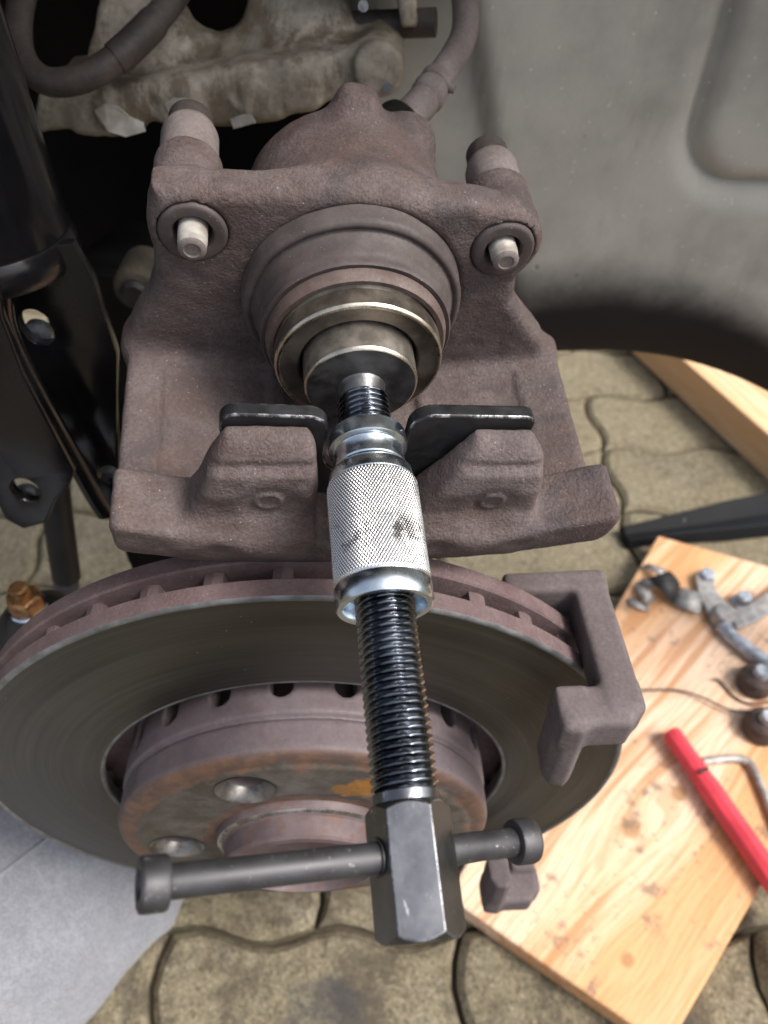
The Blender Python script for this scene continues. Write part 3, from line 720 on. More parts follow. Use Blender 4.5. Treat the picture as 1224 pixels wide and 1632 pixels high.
lathe_mm([(26.2, 8.2), (26.3, 9.8), (26.8, 10.9), (27.8, 11.7), (31.0, 11.9), (32.4, 11.8), (33.0, 11.2), (33.3, 10.3), (33.8, 10.0), (37.0, 10.0), (37.3, 10.5), (38.8, 10.5), (39.2, 10.2), (40.0, 10.3), (40.6, 11.4), (41.6, 12.2), (44.6, 12.7), (45.3, 12.9), (45.6, 12.4)], 96, False, False).build('flanged_collar', MAT['zinc'], sleeve, smooth=35)
def worn_edges(name, wear='edge_wear'):
    o = bpy.data.objects[name]; o.data.materials.append(MAT[wear]); o.modifiers['bevel'].material = 1
# reaction plate with a U slot
P = []
def arc(cx_, cy_, r, a0, a1, n=8):
    for i in range(n + 1):
        a = R(a0 + (a1 - a0) * i / n); P.append((cx_ + r * math.cos(a), cy_ + r * math.sin(a)))
P.append((-40, -24)); P.append((-43.5, -18)); arc(-38.5, 6.6, 5, 180, 90, 5); arc(-18.4, 4.6, 6.2, 90, 0, 6)
arc(0, -8, 12.2, 180, 360, 12); arc(19.4, 4.8, 7.2, 180, 95, 6); arc(47, 7.6, 4, 85, 0, 5); P.append((51, -20)); P.append((46, -26)); P.append((20, -31)); P.append((-18, -31))
MB().prism([(a * mm, c * mm, 23.7 * mm) for a, c in P], (0, 0, 4.7 * mm)).build('reaction_plate', MAT['black_oxide'], tool, smooth=30, bevel=.0007)
worn_edges('reaction_plate')
# hexagon head
hx = MB(); AF = 17.4; rot = R(90 + 9 + 30); Rc = AF / 2 / math.cos(R(30)); m_ = 6; hz0, hz1 = 132.6, 160.6; sub = 8
def hexring(z, k):
    r = []
    for i in range(6):
        for q in range(sub):
            a0 = rot + R(60 * i); a1 = rot + R(60 * (i + 1))
            x = Rc * (math.cos(a0) * (1 - q / sub) + math.cos(a1) * q / sub); y = Rc * (math.sin(a0) * (1 - q / sub) + math.sin(a1) * q / sub)
            rr_ = math.hypot(x, y); lim = k; f_ = min(1, lim / rr_); r.append((x * f_ * mm, y * f_ * mm, z * mm))
    return r
def cham(rho): return max(0, (rho - AF / 2 + .35)) * .95
rows = []
def hexcham(zend, sgn):
    r = []
    for (x, y, z) in hexring(zend, 99):
        rho = math.hypot(x, y) / mm; r.append((x, y, (zend - sgn * cham(rho)) * mm))
    return r
vs = hexring(hz0, AF / 2 - .35) + hexcham(hz0, -1) + hexcham(hz1, 1) + hexring(hz1, AF / 2 - .35)
k = 6 * sub; fs = [(j*k+i, j*k+(i+1) % k, (j+1)*k+(i+1) % k, (j+1)*k+i) for j in range(3) for i in range(k)]
fs += [tuple(range(k - 1, -1, -1)), tuple(3 * k + i for i in range(k))]
hx.add(vs, fs); hexo = hx.build('hex_head', MAT['hex'], tool, smooth=22, bevel=.00028); worn_edges('hex_head', 'edge_wear_soft')
# cross bar through the head
pL = CAMP + c2w(Vector(((222 - CX) / FPX, -(1403 - CY) / FPX, -1)) * .1455); pR = CAMP + c2w(Vector(((836 - CX) / FPX, -(1334 - CY) / FPX, -1)) * .1835)
iM = M_CAL.inverted(); pL, pR = iM @ pL, iM @ pR
hc = Vector((0, 0, 143.2 * mm)); bd = (pR - pL); bd.z = (pR.z - pL.z) ; bd.normalize()
mid = pL + bd * ((hc - pL).dot(bd)); pL += (hc - mid); pR += (hc - mid)
Lb = (pR - pL).length
bm_ = frame(pL, *( (lambda X: (X, (Vector((0, 0, 1)) - X * X.z).normalized(), X.cross((Vector((0, 0, 1)) - X * X.z).normalized())))(bd)))
b = MB().lathe([(.004, .0031), (.0045, .0033), (Lb - .0045, .0033), (Lb - .004, .0031)], 40, True, True, axis='x'); barO = b.build('cross_bar', MAT['bar'], tool, smooth=40); barO.matrix_local = bm_
for xs, sg in ((0, 1), (Lb, -1)):
    pr = [(1.4, .9), (1.2, 2.4), (0, 2.7), (-.4, 3.0), (-.5, 4.7), (-.2, 5.1), (.4, 5.25), (4.4, 5.25), (5.0, 5.0), (5.2, 4.5), (5.3, 3.4)]
    MB().lathe([(xs + sg * z * mm, r * mm) for z, r in pr], 48, True, True, axis='x').build('end_cap', MAT['bar'], barO, smooth=40)
# collar of the cross hole in the head: dark ring each side
for sgn in (-1, 1):
    ctr = Lb / 2
    dd = (hc - pL).length
    off = AF / 2 * 1.02
    MB().lathe([(dd + sgn * off * mm, 3.35 * mm), (dd + sgn * (off + .12) * mm, 4.1 * mm), (dd + sgn * (off - .2) * mm, 4.2 * mm)], 32, False, False, axis='x').build('hole_rim', MAT['black_oxide'], barO, smooth=40)

# ------------------------------------------------------------------ brake disc and hub
disc = thing('brake_disc', 'vented brake disc with dark swept face, rusty rim and rusty hat', 'brake disc', M_DISC)
fr_ = lathe_mm([(0, 91.6), (0, 141.3)], 240, False, False).build('friction_ring', MAT['disc_face'], disc, smooth=30)
lathe_mm([(-7.2, 92), (-1.0, 90.0), (-.3, 90.1), (.1, 90.7), (0, 91.6)], 240, False, False).build('inner_lip', MAT['disc_lip'], fr_, smooth=50)
lathe_mm([(0, 141.3), (.45, 142.0), (.45, 143.2), (-.3, 144)], 240, False, False).build('worn_lip', MAT['disc_lip'], fr_, smooth=50)
lathe_mm([(-.3, 144), (-7.0, 144), (-7.6, 143.4), (-7.6, 92), (-7.2, 92)], 240, False, False).build('ring_rim', MAT['iron_disc'], fr_, smooth=30)
b_ = lathe_mm([(-15, 79), (-15, 143.2), (-15.6, 144), (-22, 144), (-22.6, 143.2), (-22.6, 79), (-15, 79)], 240, False, False).build('inner_ring', MAT['iron_disc'], disc, smooth=30)
vb = MB(); vb.add([(96*mm, -3.0*mm, -15.4*mm), (139.8*mm, -3.4*mm, -15.4*mm), (140.6*mm, 0, -15.4*mm), (139.8*mm, 3.4*mm, -15.4*mm), (96*mm, 3.0*mm, -15.4*mm),
                   (96*mm, -3.0*mm, -7.2*mm), (139.8*mm, -3.4*mm, -7.2*mm), (140.6*mm, 0, -7.2*mm), (139.8*mm, 3.4*mm, -7.2*mm), (96*mm, 3.0*mm, -7.2*mm)],
                  [(4, 3, 2, 1, 0), (5, 6, 7, 8, 9)] + [(i, (i + 1) % 5, 5 + (i + 1) % 5, 5 + i) for i in range(5)])
v0 = vb.build('vane', MAT['iron_disc'], disc, smooth=0)
NV = 37
for i in range(NV):
    o = v0 if i == 0 else v0.copy()
    if i: COL.objects.link(o)
    o.rotation_euler = (0, 0, 2 * math.pi * i / NV + .03)
# hat: profile revolved in a distance field so the vent slots and bolt holes are real
g = Grid((-84, -84, -24), (84, 84, 28), .9)
tr_ = np.arange(0, 125, .25, dtype=np.float32)[:, None]; th_ = g.z[0]
prof = [(36, 22.9), (45.5, 22.9), (46.6, 24), (70.5, 24), (72, 23.2), (76.5, 23), (79, 22.2), (80, 20.6), (80, 10.0), (78.2, 9.0), (78.2, 7.6), (80.6, 6.6), (80.6, -21), (73, -21), (73, 14), (36, 14)]
tab = spoly(tr_, th_, prof)
rad = np.sqrt(g.x[:, :, 0]**2 + g.y[:, :, 0]**2); fi = np.clip(rad / .25, 0, 498); i0 = fi.astype(int); fr2 = (fi - i0)[..., None]
F = tab[i0] * (1 - fr2) + tab[i0 + 1] * fr2
F = F - .5
for a in (110, 182, 254, 326, 38):
    hu, hv = 57 * math.cos(R(a)), 57 * math.sin(R(a)); d = np.sqrt((g.x - hu)**2 + (g.y - hv)**2)
    F = smax(F, -smin(d - 7.2, d - (11.5 - (24.6 - g.z) * .9), 1), .6)
d = np.sqrt((g.x - 60 * math.cos(R(18)))**2 + (g.y - 60 * math.sin(R(18)))**2); F = smax(F, -(d - (4.6 - (24.6 - g.z) * .5)), .5)
for i in range(20):
    a = 2 * math.pi * i / 20 + R(3); ca, sa = math.cos(a), math.sin(a)
    xt = g.x * ca + g.y * sa; yt = -g.x * sa + g.y * ca
    F = np.where(xt > 50, smax(F, -np.maximum(np.sqrt(yt**2 + np.maximum(g.z + 4.6, 0)**2 * 1.0 + np.maximum(-12 - g.z, 0)**2) - 4.4, 0 * xt - 50), .8), F)
surface_nets(g, F, 'hat', MAT['hat'], disc, smooth_it=1)
hub = thing('wheel_hub', 'round rusty hub nose in the middle of the disc hat', 'wheel hub', M_DISC)
lathe_mm([(-32, 68), (10, 68), (12, 66), (12.5, 39.5), (24.6, 39.2), (26.4, 38.2), ], 96, True, False).build('hub_flange', MAT['nose'], hub, smooth=35)
lathe_mm([(26.4, 38.2), (27.1, 37.4), (27.3, 36.4)], 96, False, False).build('bright_edge', MAT['nose_edge'], hub, smooth=50)
lathe_mm([(27.3, 36.4), (28.2, 35.4), (35.5, 34.6), (36.6, 33.6), (37.0, 31), (35.0, 30), (26, 29.4), (24, 22), (24, 0.5)], 96, False, True).build('hub_nose', MAT['nose'], hub, smooth=35)
for a in (110, 182, 254, 326, 38):
    lathe_mm([(24.75, 11.9), (24.4, 11.3), (20.2, 7.5), (17, 7.3)], 40, False, False, (57 * math.cos(R(a)), 57 * math.sin(R(a)), 0)).build('bolt_seat', MAT['seat'], disc, smooth=40)
    lathe_mm([(4, 7), (11, 7), (11, 5.2), (5, 5)], 24, True, True, (57 * math.cos(R(a)), 57 * math.sin(R(a)), 0)).build('threaded_hole', MAT['nose'], hub, smooth=40)

# ------------------------------------------------------------------ caliper carrier bracket bolted behind the disc
car = thing('caliper_carrier', 'grey-brown cast bracket gripping over the right rim of the disc', 'brake bracket', M_DISC)
g = Grid((70, -116, -64), (150, 122, 52), 1.0)
F = None
for sg in (1, -1):
    y = g.y * sg
    gx = g.x + (0 if sg > 0 else 7)
    def B(lo, hi, r): return sbox(g, lo, hi, r, x=gx, y=y)
    s = B((111, 90, -36), (125, 106, 25), 2.2)
    # front block with a rounded outer corner
    blk = spoly(gx, g.z, [(95, 14.0), (125, 14.0), (125, 23), (119, 30), (95, 30)])
    s = smin(s, smax(s2ext(np.broadcast_to(blk, (g.n[0], 1, g.n[2])), y, 88, 105.5, 3.0), -1e3 + 0 * y, 1), 2)
    tg = spoly(gx, g.z, [(94.5, 15), (105.5, 15), (105.5, 28.5), (102, 31.5), (97, 30.5), (94.5, 26)])
    s = smin(s, s2ext(np.broadcast_to(tg, (g.n[0], 1, g.n[2])), y + .2 * (g.z - 24), 60, 105, 1.2), 1.5)
    s = smin(s, B((84, 40, -37), (125, 106.5, -27), 2.2), 2)
    F = s if F is None else np.minimum(F, s)
F = smin(F, sbox(g, (92, -62, -62), (126, 62, -33), 5), 8)
F = smax(F, -sbox(g, (60, -40, -70), (84, 40, -20), 4), 4)
surface_nets(g, F, 'carrier_body', MAT['iron_carrier'], car, jitter=.15, jscale=.1)
for sg in (1, -1):
    lathe_mm([(-70, 9), (-63.5, 9), (-62, 9.8), (-60, 9.8)], 6, True, True, (113, sg * 38, 0)).build('carrier_bolt', MAT['rusty_bush'], car, smooth=20)

# ------------------------------------------------------------------ brake hose into the caliper
hose = thing('brake_hose', 'dusty grey-brown brake hose curving up from the caliper end', 'hose')
hp = [(648, 190, .300), (676, 160, .303), (697, 128, .307), (722, 92, .312), (738, 60, .318), (742, 25, .326), (737, -20, .336), (722, -80, .352), (690, -170, .38)]
hpts = [pt(x, y, D=d) for x, y, d in hp]
full = spline(hpts, 8)
hose.location = full[0]
hi = T(*(-full[0]))
def hb(pts, rad, name, mat, par, n=24):
    return MB().tube([p - full[0] for p in pts], rad, n).build(name, mat, par, smooth=40)
hb(full[12:], .0058, 'hose_tube', MAT['rubber_dusty'], hose)
f1 = full[0:10]; hb(f1, [.0068] * 8 + [.0066, .006], 'crimp_ferrule', MAT['rubber_dusty'], hose)
hb(full[8:15], [.0060, .0072, .0074, .0074, .0074, .0070, .0062], 'sleeve_collar', MAT['rubber_dusty'], hose)
hb(full[14:18], [.0064, .0070, .0069, .0061], 'clamp_ring', MAT['rubber_dusty'], hose)
dirn = (full[16] - full[13]).normalized(); sidev = Vector((1, 0, 0)) - dirn * dirn.x; sidev.normalize()
tb = full[15] + sidev * .0066
hb([tb, tb + sidev * .0022], [.0020, .0017], 'clamp_tab', MAT['rubber_dusty'], hose, 10)
# banjo fitting base
bj = thing('banjo_fitting', 'dark round hose fitting at the closed end of the caliper', 'hose fitting', frame(full[0], *(lambda d: (d.orthogonal().normalized(), d.cross(d.orthogonal().normalized()), d))((full[3] - full[0]).normalized())))
MB().lathe([(-.016, .0105), (-.004, .0105), (-.002, .0098), (-.001, .0085)], 32).build('fitting_body', MAT['dark_under'], bj, smooth=40)

# ------------------------------------------------------------------ subframe bracket at the top
YS = .375
def sx(px, py, dy=0): p = pt(px, py, Y=YS + dy); return (p.x * 1000, p.z * 1000)
lo = sx(30, 260); hi = sx(680, -200)
g = Grid((lo[0] - 10, YS * 1000 - 22, lo[1] - 5), (hi[0] + 10, YS * 1000 + 110, hi[1] + 30), 1.5)
low = [sx(x, y) for x, y in ((50, 215), (110, 205), (180, 216), (225, 208), (240, 195), (330, 205), (400, 200), (500, 172), (560, 148), (600, 150), (638, 128), (642, 90), (600, 62), (520, 84), (430, 96), (330, 112), (225, 128), (60, 150))]
d2 = spoly(g.x, g.z, low)
F = s2ext(np.broadcast_to(d2, (g.n[0], 1, g.n[2])), g.y, YS * 1000 - 2, YS * 1000 + 60, 4)
up = [sx(x, y) for x, y in ((120, 150), (225, 135), (330, 118), (430, 102), (520, 92), (560, 60), (540, 0), (520, -80), (480, -190), (150, -190))]
d3 = spoly(g.x, g.z, up); zz0 = sx(330, 112)[1]
sl = (g.z - zz0) * .75
F = smin(F, s2ext(np.broadcast_to(d3, (g.n[0], 1, g.n[2])), g.y - np.maximum(sl, 0) - 6 * np.sin(g.x * .06), YS * 1000 + 17, YS * 1000 + 30, 3), 7)
top = [sx(x, y) for x, y in ((500, 0), (560, 10), (600, 6), (632, 14), (640, 60), (668, 60), (660, -60), (640, -190), (470, -190))]
d4 = spoly(g.x, g.z, top)
F = smin(F, s2ext(np.broadcast_to(d4, (g.n[0], 1, g.n[2])), g.y, YS * 1000 + 14, YS * 1000 + 40, 3), 6)
c1 = sx(604, 104); F = smin(F, s2ext(np.sqrt((g.x - c1[0])**2 + (g.z - c1[1])**2) - 11.5, g.y, YS * 1000 - 9, YS * 1000 + 40, 3), 3)
h1 = sx(318, 18); F = smax(F, -(np.sqrt((g.x - h1[0])**2 + ((g.z - h1[1]))**2 + 0 * g.y) - 16), 3)
e1 = sx(384, 151); rr = np.sqrt((g.x - e1[0])**2 + (g.z - e1[1])**2)
F = smin(F, s2ext(np.abs(rr - 5) - 1.2, g.y, YS * 1000 - 3.5, YS * 1000 + 5, .8), 1.2)
for (x0, y0, w_) in ((420, 155, 9), (480, 140, 8), (290, 165, 10), (150, 180, 11)):
    q = sx(x0, y0); F = smin(F, sbox(g, (q[0] - w_, YS * 1000 - 4, q[1] - 9), (q[0] + w_, YS * 1000 + 10, q[1] + 9), 3.5), 5)
sf = thing('subframe_bracket', 'dirty tan corroded metal bracket above the caliper with peeling white flakes', 'car part', T(*pt(380, 200, Y=YS)))
o = surface_nets(g, F, 'bracket_casting', MAT['subframe'], sf, jitter=.5, jscale=.12); o.matrix_parent_inverse = sf.matrix_world.inverted()
def flake(pxs, Y, th=.0012):
    o = MB().prism([pt(x, y, Y=Y + dy) for x, y, dy in pxs], (0, th, 0)).build('paint_flake', MAT['flake'], sf, smooth=0, bevel=.0003); o.matrix_parent_inverse = sf.matrix_world.inverted()
flake([(150, 176, 0), (166, 166, 0), (188, 170, 0), (206, 186, 0), (228, 196, 0), (232, 210, -.002), (200, 219, -.004), (172, 210, -.003), (158, 194, 0)], YS - .0075)
flake([(262, 166, 0), (276, 156, 0), (300, 158, 0), (322, 172, 0), (330, 198, 0), (318, 207, 0), (290, 200, 0), (272, 188, 0)], YS - .0050)
flake([(366, 190, 0), (398, 180, 0), (408, 196, 0), (372, 206, 0)], YS - .0045)
q = pt(592, 40, Y=YS + .03)
o = MB().tube([q + Vector((-.05, .01, -.004)), q + Vector((.03, -.004, .002))], .006, 20).build('inner_rod', MAT['rubber_hose'], sf, smooth=40); o.matrix_parent_inverse = sf.matrix_world.inverted()
for (x, y) in ((582, 141), (618, 138), (579, 8)):
    q = pt(x, y, Y=YS - .008); o = MB().lathe([(0, .0022), (.003, .0020), (.0036, .001)], 12, axis='y', o=tuple(q - Vector((0, .002, 0)))).build('bright_rivet', MAT['bolt_zinc'], sf, smooth=40); o.matrix_parent_inverse = sf.matrix_world.inverted()

# looped hose in front of it
lp = [(60, -120, .34), (44, -40, .335), (30, 30, .33), (36, 90, .325), (70, 128, .32), (120, 128, .318), (170, 104, .318), (220, 62, .32), (262, 15, .325), (300, -40, .335), (340, -110, .35)]
ps = spline([pt(x, y, D=d) for x, y, d in lp], 8)
o = MB().tube([p - ps[0] for p in ps], .0058, 24).build('looped_hose', MAT['rubber_hose'], smooth=60); o.location = ps[0]
tag(o, 'worn black hose looping down at the top left', 'hose')
cl = [ps[i] - ps[0] for i in range(50, 62)]
MB().tube(cl, [.0063] + [.0066] * 10 + [.0063], 24).build('hose_sleeve', MAT['rubber_hose'], o, smooth=60)

# ------------------------------------------------------------------ strut
YT = .27
sc_ = pt(55, 170, Y=YT); sx0 = sc_.x - .034
strut = thing('suspension_strut', 'glossy black suspension strut tube with clevis bracket at left edge', 'strut', T(sx0, YT, .30))
zc = pt(110, 385, Y=YT).z - .30
MB().lathe([(zc, .031), (zc + .10, .031), (zc + .10, .0316), (.65, .0316)], 64).build('damper_tube', MAT['black_paint'], strut, smooth=35)
lw = [(zc - .008, .0318), (zc - .005, .0332), (zc + .001, .0332), (zc + .004, .0316)]
MB().lathe(lw, 64).build('bracket_collar', MAT['black_paint'], strut, smooth=50)
so = Vector((sx0, YT, .30))
def plate(pxs, Y, name, thick, holes, tilt=0.0, rim=True):
    P = [pt(x, y, Y=Y) - so for x, y in pxs]
    import bmesh
    bm = bmesh.new()
    outer = [bm.verts.new(p) for p in P]; edges = [bm.edges.new((outer[i], outer[(i + 1) % len(outer)])) for i in range(len(outer))]
    for (hx_, hy_, r) in holes:
        c = pt(hx_, hy_, Y=Y) - so; ring = [bm.verts.new((c.x + r * math.cos(2 * math.pi * i / 24), c.y, c.z + 1.25 * r * math.sin(2 * math.pi * i / 24))) for i in range(24)]
        edges += [bm.edges.new((ring[i], ring[(i + 1) % 24])) for i in range(24)]
    bmesh.ops.triangle_fill(bm, edges=edges, use_beauty=True, use_dissolve=False)
    me = bpy.data.meshes.new(name); bm.to_mesh(me); bm.free()
    o = finish(name, me, MAT['black_paint'], strut, 30)
    s = o.modifiers.new('solid', 'SOLIDIFY'); s.thickness = thick; s.offset = 0
    bv = o.modifiers.new('bevel', 'BEVEL'); bv.width = .0012; bv.segments = 3; bv.limit_method = 'ANGLE'; bv.angle_limit = R(50)
    return o
plate([(5, 395), (118, 384), (150, 440), (188, 560), (188, 815), (172, 822), (158, 806), (60, 625), (14, 535), (4, 480)], .262, 'clevis_plate', .005, [(62, 517, .0068), (176, 750, .006)])
plate([(-40, 430), (0, 450), (6, 500), (40, 590), (122, 745), (112, 772), (92, 790), (76, 828), (40, 838), (10, 822), (-20, 760), (-60, 660)], .240, 'clevis_plate', .005, [(44, 776, .0058)])
rim = spline([pt(x, y, Y=.249) - so for x, y in ((2, 400), (2, 470), (14, 535), (60, 628), (110, 718), (150, 790), (168, 818))], 8)
MB().tube(rim, .0042, 16).build('flange_edge', MAT['black_paint'], strut, smooth=60)
for (x, y, Y_) in ((66, 522, .272), (176, 752, .272), (47, 780, .252)):
    c = pt(x, y, Y=Y_) - so
    MB().lathe([(0, .0058), (.004, .0056), (.0062, .0040), (.0066, .001)], 24, axis='y', o=(c.x, c.y - .006, c.z)).build('clevis_bolt', MAT['bolt_zinc'], strut, smooth=40)
rnd2 = random.Random(3)
for _ in range(9):
    x, y = rnd2.choice([(15, 205), (70, 448), (92, 600), (144, 607), (145, 710), (100, 360), (110, 330), (130, 500), (30, 420)])
# knuckle, drive shaft boot and drop link in the shadow
kn = thing('steering_knuckle', 'dark steering knuckle casting in the shadow behind the disc', 'car part', T(-.14, .30, .30))
g = Grid((-75, -60, -150), (75, 75, 150), 2.5)
F = sbox(g, (-25, 0, -120), (30, 40, 110), 10); 
F = smin(F, sbox(g, (-60, 5, 60), (10, 35, 95), 8), 15)
surface_nets(g, F, 'knuckle_casting', MAT['dark_under'], kn, jitter=1.2, jscale=.04)
bt = thing('driveshaft_boot', 'ribbed black rubber driveshaft boot in the dark behind the strut', 'car part', frame(pt(205, 470, Y=.47), Vector((1, 0, 0)), Vector((0, 0, 1)), Vector((0, -1, 0))))
pr = []
for i in range(7): pr += [(-.05 + i * .012, .030 + i * .0022), (-.044 + i * .012, .024 + i * .0022)]
MB().lathe(pr, 48).build('bellows', MAT['dark_under'], bt, smooth=25)
MB().lathe([(.034, .040), (.036, .0415), (.044, .0415), (.046, .040)], 48).build('boot_clamp', MAT['dark_under'], bt, smooth=30)
cb2 = thing('control_arm_bush', 'dim tan control arm bush glimpsed between strut and caliper', 'car part', frame(pt(222, 455, Y=.37), Vector((1, 0, 0)), Vector((0, 0, 1)), Vector((0, -1, 0))))
MB().lathe([(-.02, .013), (.004, .013), (.007, .0115), (.008, .0085)], 32).build('bush_shell', MAT['dim_tan'], cb2, smooth=40)
MB().lathe([(.004, .0085), (.010, .0080), (.012, .0060), (.0118, .003)], 32).build('bush_rubber', MAT['rubber'], cb2, smooth=40)
MB().tube([(.012, 0, 0), (.05, .01, -.01), (.09, .03, -.02)], [.009, .010, .013], 16).build('arm_stub', MAT['dim_tan'], cb2, smooth=50)
lk = thing('stabiliser_drop_link', 'dark grey drop link rod hanging below the strut bracket', 'car part', T(*pt(110, 960, Y=.30)))
lo_ = pt(110, 960, Y=.30)
MB().tube([p - lo_ for p in spline([pt(84, 760, Y=.31), pt(96, 850, Y=.305), pt(106, 920, Y=.30)], 6)], .0088, 20).build('rod', MAT['rubber'], lk, smooth=40)
MB().tube([p - lo_ for p in (pt(103, 912, Y=.3005), pt(112, 990, Y=.297))], [.0078, .0080], 20).build('rod_end', MAT['link_blue'], lk, smooth=40)
bj_c = pt(46, 968, D=.378)
bl = thing('ball_joint_nut', 'rusty gold stud nut on a dark rubber ball joint boot', 'car part', frame(bj_c, Vector((1, 0, 0)), Vector((0, 0, -1)).cross(Vector((1, 0, 0))) * -1, Vector((0, 0, 1))))
MB().lathe([(-.03, .022), (-.014, .022), (-.010, .019), (-.004, .0135), (-.002, .011)], 40).build('rubber_boot', MAT['rubber'], bl, smooth=40)
MB().lathe([(-.007, .0092), (-.005, .0098), (.0005, .0098), (.0012, .0090)], 40).build('washer', MAT['zinc'], bl, smooth=30)
nb = MB().lathe([(.0005, .0084), (.0012, .0090), (.0085, .0090), (.0100, .0076)], 6).build('lock_nut', MAT['gold_rust'], bl, smooth=20, bevel=.0006)
MB().lathe([(.009, .0048), (.0160, .0048), (.0172, .0038)], 24).build('stud_end', MAT['gold_rust'], bl, smooth=30)
q = pt(-2, 1003, D=.405)
rb_ = MB().lathe([(0, .006), (.008, .006), (.010, .004)], 6, o=(0, 0, 0)).build('rusty_bolt_head', MAT['gold_rust'], smooth=20, bevel=.0006); rb_.location = q - Vector((0, 0, .004))
tag(rb_, 'small rusty bolt head beside the ball joint at the left edge', 'bolt')

# ------------------------------------------------------------------ boards on the ground
def board(name, corners, z0, z1, along, mat, label, side):
    c = sum((Vector((x, y, 0)) for x, y in corners), Vector()) / len(corners); ang = math.atan2(-along[0], along[1])
    rm = Matrix.Rotation(-ang, 3, 'Z'); P = [rm @ (Vector((x, y, 0)) - c) for x, y in corners]
    b = MB().prism([(p.x, p.y, 0) for p in P], (0, 0, z1 - z0))
    o = b.build(name, mat, smooth=0, bevel=.0022); o.location = (c.x, c.y, z0); o.rotation_euler = (0, 0, ang)
    return tag(o, label, 'board'), rm, c
crn = [(.192, .082), (.546, .449), (.305, .549), (.048, .178)]
MAT['wood'] = None
cc = sum((Vector((x, y, 0)) for x, y in crn), Vector()) / 4; al = Vector((.72, .70)); an = math.atan2(-al[0], al[1]); rm_ = Matrix.Rotation(-an, 3, 'Z')
kn_ = []
for (x, y, s) in ((1006, 1320, .013), (1082, 1264, .011), (1000, 1530, .008)):
    q = rm_ @ (pt(x, y, Z=.026) - Vector((cc.x, cc.y, .026))); kn_.append((q.x, q.y, s))
MAT['wood'] = wood('pine_board', kn_, (.80, .59, .44), (.70, .43, .24), (.47, .21, .08))
MAT['wood2'] = wood('pine_plank', [], (.80, .60, .42), (.72, .48, .29), (.55, .31, .14), False)
board('wooden_board', crn, .002, .026, al, MAT['wood'], 'pale pine board under the spread tools, stained with dark marks', None)
a0, a1 = pt(1100, 583, Z=.055), pt(1224, 692, Z=.055); dv = (a1 - a0).normalized(); nv = Vector((-dv.y, dv.x, 0)); nv = nv if nv.x > 0 else -nv
s0 = a0 - dv * .35; s1 = a1 + dv * .45
board('wooden_plank', [(s0.x, s0.y), (s1.x, s1.y), (s1.x + nv.x * .16, s1.y + nv.y * .16), (s0.x + nv.x * .16, s0.y + nv.y * .16)], .002, .055, (dv.x, dv.y), MAT['wood2'], 'bright thick wooden plank beyond the arch liner edge', None)

# ------------------------------------------------------------------ small parts on the board
ZB = .0262
def g2(x, y, z=ZB): return pt(x, y, Z=z)
def obj_at(mb, name, mat, loc, label, cat, smooth=35, bevel=0, group=None):
    mb.v = [tuple(Vector(v) - loc) for v in mb.v]; o = mb.build(name, mat, smooth=smooth, bevel=bevel); o.location = loc
    return tag(o, label, cat, group)
# red handled bar
ra, rb2 = g2(1068, 1166, ZB + .011), g2(1275, 1465, ZB + .011); d = (rb2 - ra).normalized(); n_ = d.cross(Vector((0, 0, 1)))
red = thing('red_tool_handle', 'long red tool handle lying diagonally on the board', 'hand tool', T(*ra))
MB().tube([Vector((0, 0, 0)), d * .004, d * .045, d * .052, d * .30], [.0075, .0088, .0088, .0098, .0098], 8).build('grip', MAT['red'], red, smooth=30, bevel=.001)
MB().box((-.0012, -.0045, 0), (.0012, .0045, .003)).build('grip_notch', MAT['rubber'], red).matrix_local = T(*(d * .042 + Vector((0, 0, .0075)))) @ Matrix.Rotation(math.atan2(d.y, d.x), 4, 'Z')
# hex key
hk = spline([g2(1120, 1214, ZB + .004), g2(1160, 1209, ZB + .004)], 4) + spline([g2(1180, 1209, ZB + .004), g2(1194, 1216, ZB + .004), g2(1204, 1232, ZB + .004), g2(1222, 1275, ZB + .004), g2(1260, 1370, ZB + .004)], 6)
obj_at(MB().tube(hk, .0036, 12), 'bent_steel_key', MAT['grey_steel'], hk[0].copy(), 'bent steel rod key beside the red handle', 'hand tool')
# anti rattle wire spring
ws = spline([g2(1012, 1100, ZB + .002), g2(1078, 1100, ZB + .003), g2(1120, 1112, ZB + .005), g2(1168, 1132, ZB + .006), g2(1230, 1128, ZB + .006), g2(1270, 1105, ZB + .004)], 8)
obj_at(MB().tube(ws, .0011, 10), 'wire_spring', MAT['rubber_hose'], ws[0].copy(), 'thin dark wire spring curving across the board', 'wire')
ws = spline([g2(1138, 1082, ZB + .004), g2(1148, 1086, ZB + .002), g2(1170, 1110, ZB + .002), g2(1196, 1122, ZB + .002), g2(1230, 1118, ZB + .002)], 8)
obj_at(MB().tube(ws, .0011, 10), 'wire_spring', MAT['rusty_bush'], ws[0].copy(), 'shorter rusty wire end crossing beside the round bushes', 'wire')
# two round rubber bushes with bright bolts
for (x, y, lab) in ((1200, 1092, 'dark round rubber bush with bright bolt tip, farther of two'), (1210, 1164, 'dark round rubber bush with bright bolt tip, nearer of two')):
    c = g2(x, y); bsh = thing('guide_bush', lab, 'bush', T(*c), 'guide bushes on the board')
    MB().lathe([(0, .0155), (.003, .0165), (.009, .0165), (.012, .0145), (.016, .0145), (.019, .011)], 40).build('bush_body', MAT['rusty_bush'], bsh, smooth=40)
    MB().lathe([(.019, .0072), (.024, .0072), (.026, .0060), (.0255, .003)], 24).build('bolt_tip', MAT['bolt_zinc'], bsh, smooth=40)
